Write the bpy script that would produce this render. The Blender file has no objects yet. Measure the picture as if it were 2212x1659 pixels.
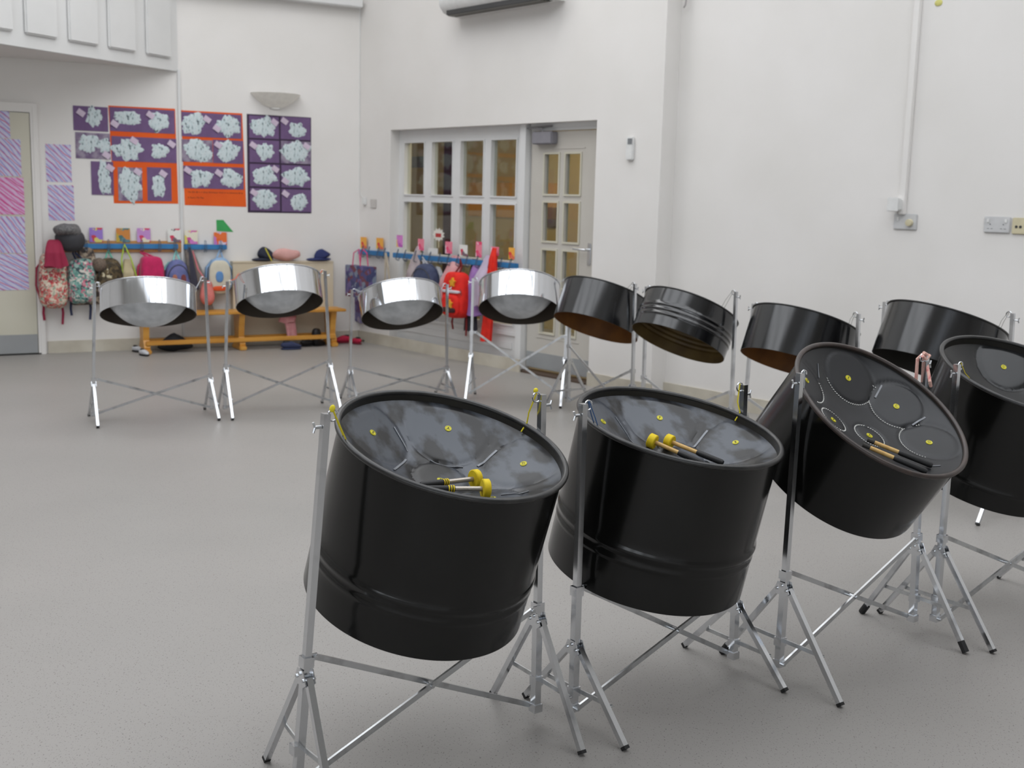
import bpy, bmesh, math, random
from math import sin, cos, pi, radians as R_
from mathutils import Vector as V, Matrix, noise
random.seed(7)
S = bpy.context.scene
COL = S.collection

# ------------------------------------------------------------------ camera
F, YH, ROLL, CAMH = 2500.0, 430.0, R_(1.45), 1.42
CX, CY = 1106.0, 829.5
PITCH = math.atan((CY - YH) * cos(ROLL) / F)
fwd = V((0, cos(PITCH), -sin(PITCH)))
r0 = V((1, 0, 0)); u0 = r0.cross(fwd)
CR = r0 * cos(ROLL) + u0 * sin(ROLL)
CU = -r0 * sin(ROLL) + u0 * cos(ROLL)
CO = V((0, 0, CAMH))
cam = bpy.data.cameras.new('camera'); co = bpy.data.objects.new('camera', cam); COL.objects.link(co)
cam.sensor_width = 36; cam.lens = 36 * F / 2212; cam.clip_start = .05
cam.dof.use_dof = True; cam.dof.focus_distance = 3.15; cam.dof.aperture_fstop = 5.6
co.matrix_world = Matrix.Translation(CO) @ Matrix((CR, CU, -fwd)).transposed().to_4x4()
S.camera = co

# ------------------------------------------------------------------ world, lights, exposure
S.view_settings.view_transform = 'Standard'; S.view_settings.look = 'None'
S.view_settings.gamma = 1; S.view_settings.use_curve_mapping = False
S.view_settings.exposure = 0.05
w = bpy.data.worlds.new('sky'); S.world = w; w.use_nodes = True
bg = w.node_tree.nodes['Background']; bg.inputs[0].default_value = (.80, .88, 1, 1); bg.inputs[1].default_value = 1.2

def area(name, loc, target, sx, sy, power, col=(1, 1, 1)):
    l = bpy.data.lights.new(name, 'AREA'); l.shape = 'RECTANGLE'; l.size = sx; l.size_y = sy
    l.energy = power; l.color = col
    o = bpy.data.objects.new(name, l); COL.objects.link(o)
    d = V(target) - V(loc)
    o.matrix_world = Matrix.Translation(loc) @ d.to_track_quat('-Z', 'Y').to_matrix().to_4x4()
    return o
SKY = [(-1.0, 4.0, 12.0, 5.4, 325), (-2.2, 8.5, 6.4, 1.7, 140), (-.5, -2.6, 9.0, 1.8, 15)]     # roof lights: x, y, w, d, power
CEIL = 5.2
for i, (x, y, sx, sy, pw_) in enumerate(SKY):
    area('rooflight_daylight', (x, y, CEIL + .22), (x, y, 0), sx, sy, pw_, (1, .985, .96))
# tall windows in the wall behind the camera: x0, x1 ; daylight stands outside each opening
BACKY = -5.2
BWIN = [(-5.6, -3.9), (-3.4, -1.7), (-1.2, .5), (1.0, 2.7), (3.2, 4.9)]
for x0, x1 in BWIN:
    area('window_daylight', ((x0 + x1) / 2, BACKY - .45, 2.1), ((x0 + x1) / 2, 0, 1.9), x1 - x0 + .1, 2.5, 40, (.93, .97, 1))

# ------------------------------------------------------------------ materials
MATS = {}
def lin(c):
    return tuple(((x / 255) / 12.92 if x / 255 <= .04045 else ((x / 255 + .055) / 1.055) ** 2.4) for x in c) + (1,)
def mat(name, rgb, rough=.6, metal=0, coat=0, noise_=None, bump=None, spec=None, rgb2=None, scale=20, sheen=0, trans=0, stretch=(1,1,1)):
    if name in MATS: return MATS[name]
    m = bpy.data.materials.new(name); m.use_nodes = True; MATS[name] = m
    n = m.node_tree; b = n.nodes['Principled BSDF']
    b.inputs['Base Color'].default_value = lin(rgb); b.inputs['Roughness'].default_value = rough
    b.inputs['Metallic'].default_value = metal; b.inputs['Coat Weight'].default_value = coat
    b.inputs['Sheen Weight'].default_value = sheen
    if spec is not None: b.inputs['Specular IOR Level'].default_value = spec
    b.inputs['Transmission Weight'].default_value = trans
    tc = n.nodes.new('ShaderNodeTexCoord'); mp = n.nodes.new('ShaderNodeMapping'); mp.inputs['Scale'].default_value = stretch
    n.links.new(tc.outputs['Object'], mp.inputs[0])
    if rgb2 is None: rgb2 = tuple(max(0, c * .965) for c in rgb)
    t = n.nodes.new('ShaderNodeTexNoise'); t.inputs['Scale'].default_value = scale; t.inputs['Detail'].default_value = 4
    n.links.new(mp.outputs[0], t.inputs[0])
    cr = n.nodes.new('ShaderNodeValToRGB')
    lo, hi = noise_ or (.35, .65)
    cr.color_ramp.elements[0].position = lo; cr.color_ramp.elements[0].color = lin(rgb)
    cr.color_ramp.elements[1].position = hi; cr.color_ramp.elements[1].color = lin(rgb2)
    n.links.new(t.outputs[0], cr.inputs[0]); n.links.new(cr.outputs[0], b.inputs['Base Color'])
    if bump:
        bs, bst = bump
        t2 = n.nodes.new('ShaderNodeTexNoise'); t2.inputs['Scale'].default_value = bs; n.links.new(mp.outputs[0], t2.inputs[0])
        bp = n.nodes.new('ShaderNodeBump'); bp.inputs['Strength'].default_value = bst; bp.inputs['Distance'].default_value = .004
        n.links.new(t2.outputs[0], bp.inputs['Height']); n.links.new(bp.outputs[0], b.inputs['Normal'])
    return m

def spots(name, cols, scale=25, rough=.8, stretch=(1, 1, 1), thr=None):
    """cloth or paper print: random cells in several colours"""
    if name in MATS: return MATS[name]
    m = bpy.data.materials.new(name); m.use_nodes = True; MATS[name] = m
    n = m.node_tree; b = n.nodes['Principled BSDF']; b.inputs['Roughness'].default_value = rough
    tc = n.nodes.new('ShaderNodeTexCoord'); mp = n.nodes.new('ShaderNodeMapping'); mp.inputs['Scale'].default_value = stretch
    nz = n.nodes.new('ShaderNodeTexNoise'); nz.inputs['Scale'].default_value = scale * .6
    mx = n.nodes.new('ShaderNodeMix'); mx.data_type = 'RGBA'; mx.inputs[0].default_value = .06
    vo = n.nodes.new('ShaderNodeTexVoronoi'); vo.inputs['Scale'].default_value = scale
    cr = n.nodes.new('ShaderNodeValToRGB'); cr.color_ramp.interpolation = 'CONSTANT'
    n.links.new(tc.outputs['Object'], mp.inputs[0]); n.links.new(mp.outputs[0], nz.inputs[0])
    n.links.new(mp.outputs[0], mx.inputs[6]); n.links.new(nz.outputs[1], mx.inputs[7])
    n.links.new(mx.outputs[2], vo.inputs[0])
    sp = n.nodes.new('ShaderNodeSeparateColor'); n.links.new(vo.outputs['Color'], sp.inputs[0]); n.links.new(sp.outputs[0], cr.inputs[0])
    e = cr.color_ramp.elements
    while len(e) < len(cols): e.new(.5)
    for i, c in enumerate(cols):
        e[i].position = (thr[i] if thr else i / len(cols)); e[i].color = lin(c)
    n.links.new(cr.outputs[0], b.inputs['Base Color'])
    return m

def hatch(name, paper, c1, c2, dens=.5, ang=.9, tint=(.3, .75)):
    """crayon hatching on paper"""
    m = bpy.data.materials.new(name); m.use_nodes = True
    n = m.node_tree; b = n.nodes['Principled BSDF']; b.inputs['Roughness'].default_value = .85
    tc = n.nodes.new('ShaderNodeTexCoord')
    def lines(a, sc, lo, hi, seed):
        mp = n.nodes.new('ShaderNodeMapping'); mp.inputs['Rotation'].default_value = (0, a, 0); mp.inputs['Location'].default_value = (seed, 0, seed * 2)
        n.links.new(tc.outputs['Object'], mp.inputs[0])
        wv = n.nodes.new('ShaderNodeTexWave'); wv.bands_direction = 'Z'; wv.inputs['Scale'].default_value = sc
        wv.inputs['Distortion'].default_value = 3.5; wv.inputs['Detail'].default_value = 3; wv.inputs['Detail Scale'].default_value = .7
        n.links.new(mp.outputs[0], wv.inputs[0])
        cr = n.nodes.new('ShaderNodeValToRGB'); cr.color_ramp.elements[0].position = lo; cr.color_ramp.elements[1].position = hi
        n.links.new(wv.outputs['Fac'], cr.inputs[0]); return cr
    def mix(fac, a, bcol):
        mx = n.nodes.new('ShaderNodeMix'); mx.data_type = 'RGBA'
        n.links.new(fac, mx.inputs[0])
        if isinstance(a, tuple): mx.inputs[6].default_value = a
        else: n.links.new(a, mx.inputs[6])
        mx.inputs[7].default_value = bcol; return mx.outputs[2]
    nz = n.nodes.new('ShaderNodeTexNoise'); nz.inputs['Scale'].default_value = 9; n.links.new(tc.outputs['Object'], nz.inputs[0])
    cn = n.nodes.new('ShaderNodeValToRGB'); cn.color_ramp.elements[0].position = tint[0]; cn.color_ramp.elements[1].position = tint[1]
    n.links.new(nz.outputs[0], cn.inputs[0])
    pale = tuple(.28 * a + .72 * q for a, q in zip(lin(c2)[:3], lin(paper)[:3])) + (1,)
    o = mix(cn.outputs[0], lin(paper), pale)
    o = mix(lines(-ang, 10, .90 - .2 * dens, 1.0, random.random() * 9).outputs[0], o, lin(c2))
    o = mix(lines(-ang + .12, 7, .955 - .06 * dens, .995, random.random() * 9).outputs[0], o, lin(c1))
    n.links.new(o, b.inputs['Base Color'])
    return m

def feather(name):
    """white paint and cotton with dark flecks"""
    if name in MATS: return MATS[name]
    m = bpy.data.materials.new(name); m.use_nodes = True; MATS[name] = m
    n = m.node_tree; b = n.nodes['Principled BSDF']; b.inputs['Roughness'].default_value = .9
    tc = n.nodes.new('ShaderNodeTexCoord'); mp = n.nodes.new('ShaderNodeMapping'); mp.inputs['Rotation'].default_value = (0, .8, 0); mp.inputs['Scale'].default_value = (1, 1, .45)
    n.links.new(tc.outputs['Object'], mp.inputs[0])
    t = n.nodes.new('ShaderNodeTexNoise'); t.inputs['Scale'].default_value = 60; t.inputs['Detail'].default_value = 5; n.links.new(mp.outputs[0], t.inputs[0])
    cr = n.nodes.new('ShaderNodeValToRGB'); e = cr.color_ramp.elements
    e[0].position = .33; e[0].color = lin((64, 76, 82)); e[1].position = .42; e[1].color = lin((190, 205, 208))
    x = e.new(.62); x.color = lin((205, 214, 216)); x = e.new(.72); x.color = lin((150, 160, 165))
    n.links.new(t.outputs[0], cr.inputs[0]); n.links.new(cr.outputs[0], b.inputs['Base Color'])
    return m

WALLM = mat('wall_paint', (225, 222, 219), .65, rgb2=(219, 216, 212), scale=1.2)
CEILM = mat('ceiling_paint', (222, 221, 217), .8, scale=2)
TRIMM = mat('white_gloss_paint', (218, 218, 217), .35, scale=2, rgb2=(212, 212, 211))
BASEM = mat('cream_skirting', (196, 190, 176), .5, rgb2=(180, 173, 158), scale=5)
DOORM = mat('grey_beige_door', (192, 188, 180), .45, rgb2=(187, 182, 174), scale=2)
DOORL = mat('cream_door', (200, 196, 180), .5, rgb2=(194, 190, 173), scale=2)
KICKM = mat('grey_kick_plate', (152, 155, 156), .4, rgb2=(146, 148, 149), scale=3)
CHROME = mat('polished_chrome', (222, 224, 227), .06, metal=1, rgb2=(214, 216, 220), scale=3, bump=(7, .9), stretch=(1, 1, .2))
STEEL = mat('bright_steel_tube', (218, 220, 223), .18, metal=1, rgb2=(160, 162, 166), scale=9, noise_=(.55, .8))
MAGN = mat('dull_magnet_strip', (128, 130, 134), .5, metal=.6, rgb2=(112, 114, 118), scale=30)
STEELD = mat('worn_steel_strip', (206, 208, 210), .3, metal=1, rgb2=(150, 150, 152), scale=16, noise_=(.5, .8))
BLACKP = mat('black_gloss_paint', (14, 14, 13), .17, rgb2=(10, 10, 9), scale=8, spec=.42)
BLACKB = mat('black_gloss_lacquer', (15, 15, 17), .15, rgb2=(11, 11, 12), scale=8, spec=.85)
BLACKR = mat('black_rim_paint', (34, 34, 34), .32, rgb2=(58, 56, 54), scale=20, noise_=(.5, .85))
RUSTR = mat('brown_black_rim_paint', (52, 44, 41), .38, rgb2=(70, 56, 50), scale=25, noise_=(.45, .85))
WORN = mat('worn_drum_face', (70, 74, 81), .30, metal=.15, rgb2=(25, 24, 24), scale=13, noise_=(.46, .57), bump=(14, .3), stretch=(1, .6, 1))
DARKF = mat('satin_dark_drum_face', (24, 25, 27), .38, metal=.1, spec=.4, rgb2=(33, 34, 37), scale=5, bump=(8, .1))
DARKF2 = mat('satin_black_drum_face', (26, 27, 28), .25, metal=.25, rgb2=(32, 33, 34), scale=5, bump=(8, .1))
BROWN = mat('orange_brown_primer', (122, 78, 30), .55, rgb2=(100, 62, 26), scale=9)
OLIVE = mat('olive_brown_primer', (98, 80, 42), .5, rgb2=(80, 62, 32), scale=9)
SOOT = mat('dark_inside_paint', (42, 40, 36), .4, rgb2=(36, 34, 31), scale=9)
BOWLM = mat('dull_silver_bowl', (222, 225, 229), .45, metal=.25, rgb2=(176, 180, 184), scale=7)
YEL = mat('yellow_foam', (220, 194, 18), .75, rgb2=(208, 178, 14), scale=40)
YLAB = mat('yellow_label', (222, 212, 40), .5)
BLACK = mat('black_rubber', (22, 22, 23), .6)
INK = mat('dark_ink', (50, 48, 20), .6)
PINE = mat('light_wood_dowel', (205, 170, 105), .5, rgb2=(188, 150, 86), scale=30, stretch=(1, 1, .1))
BENCHW = mat('varnished_pine', (205, 150, 66), .38, rgb2=(186, 128, 48), scale=12, stretch=(.2, 1, 1))
YCORD = mat('yellow_cord', (222, 205, 35), .7)
WCORD = mat('pale_cord', (190, 195, 200), .7)
PINKR = mat('pink_twisted_rope', (222, 178, 165), .8, rgb2=(205, 120, 120), scale=60, noise_=(.5, .7))
BLUEM = mat('blue_painted_wood', (52, 124, 178), .45, rgb2=(46, 112, 165), scale=8)
BACKW = mat('plain_wood_batten', (190, 140, 84), .5, rgb2=(176, 124, 70), scale=12, stretch=(.2, 1, 1))
WHITEP = mat('white_plastic', (222, 222, 220), .35)
CREAMP = mat('cream_plastic', (205, 196, 165), .4)
GREYP = mat('grey_plastic', (120, 122, 124), .5)
DGREY = mat('dark_grey', (60, 60, 60), .5)
WIRE = mat('dark_wire', (70, 84, 100), .35, metal=.6)
PURP = mat('purple_sugar_paper', (112, 88, 128), .85, rgb2=(104, 80, 118), scale=9)
GREYPUR = mat('pale_washed_paper', (150, 140, 156), .85, rgb2=(110, 92, 122), scale=14, noise_=(.4, .6))
ORAN = mat('orange_backing_paper', (224, 92, 18), .8, rgb2=(214, 82, 16), scale=4)
DPUR = mat('dark_purple_border', (54, 38, 62), .8)
TAGM = mat('pale_pink_tag', (205, 188, 206), .85)
CREAMB = mat('cream_board', (204, 192, 170), .55, rgb2=(196, 184, 160), scale=3)
FEATH = feather('white_collage')
def m_(name, rgb, **k): return mat(name, rgb, k.pop('rough', .8), **k)

# floor: pale grey safety vinyl with fine dark and light flecks
FLOORM = bpy.data.materials.new('speckled_vinyl'); FLOORM.use_nodes = True
n = FLOORM.node_tree; b = n.nodes['Principled BSDF']; b.inputs['Roughness'].default_value = .42; b.inputs['Specular IOR Level'].default_value = .4
tc = n.nodes.new('ShaderNodeTexCoord')
def _n(kind, **k):
    x = n.nodes.new(kind)
    for a, v in k.items(): x.inputs[a].default_value = v
    return x
big = _n('ShaderNodeTexNoise', Scale=.9, Detail=3); n.links.new(tc.outputs['Object'], big.inputs[0])
crb = n.nodes.new('ShaderNodeValToRGB'); crb.color_ramp.elements[0].position = .3; crb.color_ramp.elements[1].position = .7
crb.color_ramp.elements[0].color = lin((146, 143, 139)); crb.color_ramp.elements[1].color = lin((153, 149, 145)); n.links.new(big.outputs[0], crb.inputs[0])
prev = crb.outputs[0]
for sc, lo, hi, col in ((230, .64, .74, (104, 101, 98)), (150, .68, .75, (122, 116, 112))):
    t = _n('ShaderNodeTexNoise', Scale=sc, Detail=1); mp = n.nodes.new('ShaderNodeMapping'); mp.inputs['Rotation'].default_value = (0, 0, sc); mp.inputs['Scale'].default_value = (1, .55, 1)
    n.links.new(tc.outputs['Object'], mp.inputs[0]); n.links.new(mp.outputs[0], t.inputs[0])
    c = n.nodes.new('ShaderNodeValToRGB'); c.color_ramp.elements[0].position = lo; c.color_ramp.elements[1].position = hi; n.links.new(t.outputs[0], c.inputs[0])
    mx = n.nodes.new('ShaderNodeMix'); mx.data_type = 'RGBA'; n.links.new(c.outputs[0], mx.inputs[0]); n.links.new(prev, mx.inputs[6]); mx.inputs[7].default_value = lin(col); prev = mx.outputs[2]
n.links.new(prev, b.inputs['Base Color'])

GLASS = bpy.data.materials.new('window_glass'); GLASS.use_nodes = True
n = GLASS.node_tree; n.nodes.clear()
o_ = n.nodes.new('ShaderNodeOutputMaterial'); tr = n.nodes.new('ShaderNodeBsdfTransparent'); gl = n.nodes.new('ShaderNodeBsdfGlossy'); gl.inputs['Roughness'].default_value = .02
tr.inputs[0].default_value = (.93, .95, .93, 1)
lw_ = n.nodes.new('ShaderNodeLayerWeight'); pw4 = n.nodes.new('ShaderNodeMath'); pw4.operation = 'POWER'; pw4.inputs[1].default_value = 4.5; n.links.new(lw_.outputs['Facing'], pw4.inputs[0])
fr = n.nodes.new('ShaderNodeMath'); fr.operation = 'MULTIPLY_ADD'; fr.inputs[1].default_value = .9; fr.inputs[2].default_value = .05; n.links.new(pw4.outputs[0], fr.inputs[0]); ms = n.nodes.new('ShaderNodeMixShader')
n.links.new(fr.outputs[0], ms.inputs[0]); n.links.new(tr.outputs[0], ms.inputs[1]); n.links.new(gl.outputs[0], ms.inputs[2]); n.links.new(ms.outputs[0], o_.inputs[0])

# ------------------------------------------------------------------ mesh helpers
def obj(name, bm, mats, parent=None, smooth=False, loc=None, rz=None, M=None):
    me = bpy.data.meshes.new(name); bm.to_mesh(me); bm.free()
    if not isinstance(mats, (list, tuple)): mats = [mats]
    for m in mats: me.materials.append(m)
    if smooth:
        for p in me.polygons: p.use_smooth = True
        try: me.set_sharp_from_angle(angle=R_(38))
        except Exception: pass
    o = bpy.data.objects.new(name, me); COL.objects.link(o)
    if M is not None: o.matrix_world = M
    elif loc is not None:
        o.location = loc
        if rz is not None: o.rotation_euler = (0, 0, rz)
    if parent is not None: o.parent = parent
    return o
def tag(o, label=None, cat=None, group=None, kind=None):
    if label: o['label'] = label
    if cat: o['category'] = cat
    if group: o['group'] = group
    if kind: o['kind'] = kind
    return o
def thing(name, label, cat, loc=(0, 0, 0), rz=0, group=None, M=None):
    o = bpy.data.objects.new(name, None); COL.objects.link(o); o.empty_display_size = .05
    if M is not None: o.matrix_world = M
    else: o.location = loc; o.rotation_euler = (0, 0, rz)
    return tag(o, label, cat, group)
def box(bm, x0, x1, y0, y1, z0, z1, mi=0):
    vs = [bm.verts.new(p) for p in ((x0, y0, z0), (x1, y0, z0), (x1, y1, z0), (x0, y1, z0), (x0, y0, z1), (x1, y0, z1), (x1, y1, z1), (x0, y1, z1))]
    for f in ((3, 2, 1, 0), (4, 5, 6, 7), (0, 1, 5, 4), (1, 2, 6, 5), (2, 3, 7, 6), (3, 0, 4, 7)):
        bm.faces.new([vs[i] for i in f]).material_index = mi
    return vs
def bevel(bm, w, seg=2):
    bmesh.ops.bevel(bm, geom=list(bm.edges), offset=w, segments=seg, affect='EDGES', clamp_overlap=True); return bm
def BX(*a, bev=0, seg=2):
    bm = bmesh.new(); box(bm, *a)
    if bev: bevel(bm, bev, seg)
    return bm
def frame_of(d):
    d = d.normalized(); a = V((0, 0, 1)) if abs(d.z) < .9 else V((0, 1, 0))
    x = a.cross(d).normalized(); return x, d.cross(x)
def tube(bm, pts, r, seg=8, cap=True, mi=0, square=False, xdir=None, ry=None):
    """tube through pts; r number or list; square -> 4-sided bar with half widths r, ry"""
    pts = [V(p) for p in pts]; rings = []; N = 4 if square else seg
    px = None
    for i, p in enumerate(pts):
        d = (pts[min(i + 1, len(pts) - 1)] - pts[max(i - 1, 0)])
        if xdir is not None:
            x = V(xdir); x = (x - d.normalized() * x.dot(d.normalized())).normalized(); y = d.normalized().cross(x)
        elif px is None: x, y = frame_of(d)
        else:
            dn = d.normalized(); x = (px - dn * px.dot(dn)).normalized(); y = dn.cross(x)
        px = x
        rr = r[i] if isinstance(r, (list, tuple)) else r
        if square:
            q = ry if ry else rr
            rings.append([bm.verts.new(p + x * rr * a + y * q * b_) for a, b_ in ((1, 1), (-1, 1), (-1, -1), (1, -1))])
        else: rings.append([bm.verts.new(p + (x * cos(2 * pi * k / N) + y * sin(2 * pi * k / N)) * rr) for k in range(N)])
    for a, b_ in zip(rings, rings[1:]):
        for k in range(N):
            f = bm.faces.new((a[k], a[(k + 1) % N], b_[(k + 1) % N], b_[k])); f.material_index = mi
    if cap:
        bm.faces.new(rings[0][::-1]).material_index = mi; bm.faces.new(rings[-1]).material_index = mi
    return bm
def T(pts, r, **k): return tube(bmesh.new(), pts, r, **k)
def lathe(bm, prof, seg=96, mis=None, closed=False):
    rings = [[bm.verts.new((r * cos(2 * pi * k / seg), r * sin(2 * pi * k / seg), z)) for k in range(seg)] for r, z in prof]
    nn = len(rings)
    for i in range(nn if closed else nn - 1):
        a, b_ = rings[i], rings[(i + 1) % nn]
        for k in range(seg):
            f = bm.faces.new((a[k], a[(k + 1) % seg], b_[(k + 1) % seg], b_[k]))
            if mis: f.material_index = mis[i]
    return bm
def superell(wx, dy, hz, p=3.0, seg=24, rings=16, taper=0, seed=0, rough_=0.0, z0=0):
    """rounded cushion body, base at z0, centre x=0, y=0"""
    bm = bmesh.new(); rows = []
    def sg(v, e): return math.copysign(abs(v) ** e, v)
    for i in range(1, rings):
        ph = -pi / 2 + pi * i / rings; row = []
        for k in range(seg):
            t = 2 * pi * k / seg; e = 2 / p
            x = sg(cos(ph), e) * sg(cos(t), e) * wx / 2; y = sg(cos(ph), e) * sg(sin(t), e) * dy / 2; z = sg(sin(ph), e) * hz / 2
            s = 1 - taper * (z / hz + .5)
            q = V((x * s, y * s, z + hz / 2 + z0))
            if rough_: q += noise.noise_vector(q * 9 + V((seed, seed, 0))) * rough_
            row.append(bm.verts.new(q))
        rows.append(row)
    for a, b_ in zip(rows, rows[1:]):
        for k in range(seg): bm.faces.new((a[k], a[(k + 1) % seg], b_[(k + 1) % seg], b_[k]))
    bm.faces.new(rows[0][::-1]); bm.faces.new(rows[-1])
    return bm
def drape(wt, wb, h, d=.06, folds=5, amp=.012, seed=0, sway=0, seg=40, rows=18, pw=1.3, hem=.01):
    """cloth hanging from a point: top at z=0, goes down to -h; back at y=0, front at -d"""
    bm = bmesh.new(); R = []
    for i in range(rows + 1):
        t = i / rows; wd = wt + (wb - wt) * t ** (1 / pw); dd = .018 + (d - .018) * min(1, t * 2.2); row = []
        for k in range(seg):
            a = 2 * pi * k / seg; f = 1 + (amp / max(wd, .02)) * 3 * t * sin(folds * a + seed) + .05 * sin(7 * t + a + seed)
            x = cos(a) * wd / 2 * f + sway * t; y = -dd / 2 + sin(a) * dd / 2 * f
            z = -h * t + (hem * sin(3 * a + seed) if i == rows else 0)
            row.append(bm.verts.new((x, min(y, -.001), z)))
        R.append(row)
    for a, b_ in zip(R, R[1:]):
        for k in range(seg): bm.faces.new((a[k], b_[k], b_[(k + 1) % seg], a[(k + 1) % seg]))
    bm.faces.new(R[0]); bm.faces.new(R[-1][::-1])
    return bm

# ------------------------------------------------------------------ placing by sight line (the photo measured against floor and walls)
def ray(x, y): return (fwd * F + CR * (x - CX) - CU * (y - CY)).normalized()
def onfloor(x, y, z=0):
    d = ray(x, y); return CO + d * ((z - CAMH) / d.z)
class Wall:
    """local x runs along the wall, local y points into the wall, the room is at -y"""
    def __init__(s, p0, deg): s.p = V(p0); s.a = R_(deg); s.x = V((cos(s.a), sin(s.a), 0)); s.y = V((-sin(s.a), cos(s.a), 0))
    def at(s, px, py, off=0):
        d = ray(px, py); p0 = s.p - s.y * off
        q = CO + d * ((p0 - CO).dot(s.y) / d.dot(s.y)) - p0
        return q.dot(s.x), q.z
    def w(s, x, z=0, off=0): return s.p + s.x * x - s.y * off + V((0, 0, z))
    def rect(s, x0, y0, x1, y1, off=0):
        a = s.at(x0, y0, off); b_ = s.at(x1, y0, off); c = s.at(x0, y1, off); d = s.at(x1, y1, off)
        return (a[0] + c[0]) / 2, (b_[0] + d[0]) / 2, (c[1] + d[1]) / 2, (a[1] + b_[1]) / 2      # s0, s1, z0, z1
    def quad(s, x0, y0, x1, y1, off=0): return s.rect(x0, y0, x1, y1, off)
P0 = (-1.520, 11.358, 0)
LW = Wall(P0, 29.6); RW = Wall(P0, -49.2)

def struct(name, bm, m, loc=None, rz=None, parent=None, label=None, smooth=False):
    o = obj(name, bm, m, parent, smooth, loc, rz)
    if parent is None: o['kind'] = 'structure'
    if label: o['label'] = label
    return o
def cells(bm, L0, L1, z0, z1, y0, y1, holes):
    """slab in local x/z with rectangular holes"""
    xs = sorted({L0, L1, *[h[0] for h in holes], *[h[1] for h in holes]}); zs = sorted({z0, z1, *[h[2] for h in holes], *[h[3] for h in holes]})
    for a, b_ in zip(xs, xs[1:]):
        for c, d in zip(zs, zs[1:]):
            mx, mz = (a + b_) / 2, (c + d) / 2
            if any(h[0] < mx < h[1] and h[2] < mz < h[3] for h in holes): continue
            box(bm, a, b_, y0, y1, c, d)
    bmesh.ops.remove_doubles(bm, verts=bm.verts, dist=1e-5)
    bad = [f for f in bm.faces if False]
    return bm

# ================================================================== THE ROOM
LEFT_END = LW.w(-9.5); RIGHT_END = RW.w(16.5)
bm = bmesh.new(); box(bm, -13, 13, -9, 17, -.1, 0); struct('floor', bm, FLOORM, label='pale grey speckled vinyl floor of the hall')
# left wall
struct('wall_left', BX(-9.5, .0, 0, .2, 0, CEIL + .2), WALLM, LW.p, LW.a)
# right wall: front part with the glazed screen, then a set-back part
s_l, s_r, _, _ = RW.rect(844, 282, 1291, 790)
hz = (RW.at(845, 282.8)[1] + RW.at(1290, 256.5)[1]) / 2
s_l = RW.at(844, 283)[0]; s_r = RW.at(1290, 257)[0]
s_step = RW.at(1408, 780)[0]
STEP = .15
bm = cells(bmesh.new(), 0, s_step, 0, CEIL + .2, 0, .24, [(s_l, s_r, -1, hz)]); 
struct('wall_right', bm, WALLM, RW.p, RW.a)
struct('wall_right', BX(s_step, 16.5, STEP, STEP + .2, 0, CEIL + .2), WALLM, RW.p, RW.a)
RW2 = Wall(RW.w(0, 0, -STEP), -49.2)
# walls behind and beside the camera (never in frame, seen in the chrome)
def plain_wall(name, a, b_, holes=(), m=WALLM):
    a = V(a); b_ = V(b_); d = b_ - a; an = math.atan2(d.y, d.x)
    bm = cells(bmesh.new(), 0, d.length, 0, CEIL + .2, -.2, 0, list(holes)); return struct(name, bm, m, a, an)
bl = V((-8.2, BACKY, 0)); br = V((7.2, BACKY, 0))
plain_wall('wall_back', bl, br, [(x0 - bl.x, x1 - bl.x, .9, 3.3) for x0, x1 in BWIN])
plain_wall('wall_side', LEFT_END, bl)
plain_wall('wall_far_right', br, RIGHT_END)
for i, (x0, x1) in enumerate(BWIN):
    bm = bmesh.new(); y0, y1 = BACKY - .14, BACKY - .07
    box(bm, x0, x0 + .06, y0, y1, .9, 3.3); box(bm, x1 - .06, x1, y0, y1, .9, 3.3)
    box(bm, x0, x1, y0, y1, .9, .97); box(bm, x0, x1, y0, y1, 3.23, 3.3)
    for q in (1 / 3, 2 / 3): xx = x0 + (x1 - x0) * q; box(bm, xx - .025, xx + .025, y0, y1, .97, 3.23)
    box(bm, x0, x1, y0, y1, 2.4, 2.45)
    struct('window_%d' % (i + 2), bm, TRIMM)
# ceiling with roof lights
bm = bmesh.new(); hl = [(x - sx / 2, x + sx / 2, y - sy / 2, y + sy / 2) for x, y, sx, sy, _ in SKY]
xs = sorted({-11, 10.5, *[v for h in hl for v in h[:2]]}); ys = sorted({-6.5, 13, *[v for h in hl for v in h[2:]]})
for a, b_ in zip(xs, xs[1:]):
    for c, d in zip(ys, ys[1:]):
        mx, my = (a + b_) / 2, (c + d) / 2
        if any(h[0] < mx < h[1] and h[2] < my < h[3] for h in hl): continue
        box(bm, a, b_, c, d, CEIL, CEIL + .1)
struct('ceiling', bm, CEILM)
bm = bmesh.new()
for x0, x1, y0, y1 in hl:
    k = max(2, round((x1 - x0) / 1.7))
    for i in range(k + 1):
        xx = x0 + (x1 - x0) * i / k; box(bm, xx - .04, xx + .04, y0, y1, CEIL - .02, CEIL + .10)
    for i in range(1, 3): yy = y0 + (y1 - y0) * i / 3; box(bm, x0, x1, yy - .02, yy + .02, CEIL + .05, CEIL + .12)
struct('trim_4', bm, m_('rooflight_bars', (120, 122, 124)), label='bars of the roof lights above the hall')

# baseboards
bb = .105
def baseboard(name, wall, s0, s1, h=bb):
    bm = bmesh.new(); box(bm, s0, s1, -.014, 0, 0, h); o = struct(name, bm, BASEM, wall.p, wall.a); return o
d1_r = LW.at(104, 760)[0]
baseboard('baseboard_left', LW, d1_r, -.015)
s_post = RW.at(1124, 797)[0]
baseboard('baseboard_right', RW, 0.0, s_post)
baseboard('baseboard_right', RW, s_r + .0, s_step + .014)
baseboard('baseboard_right', RW2, s_step, 16.3)
# conduit strip down the left wall
sx_ = LW.at(388.5, 300)[0]
struct('trim_1', BX(sx_ - .014, sx_ + .010, -.022, 0, bb, LW.at(385, 150)[1] , bev=.004), TRIMM, LW.p, LW.a, label='narrow white corner strip running down the left wall')
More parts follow.
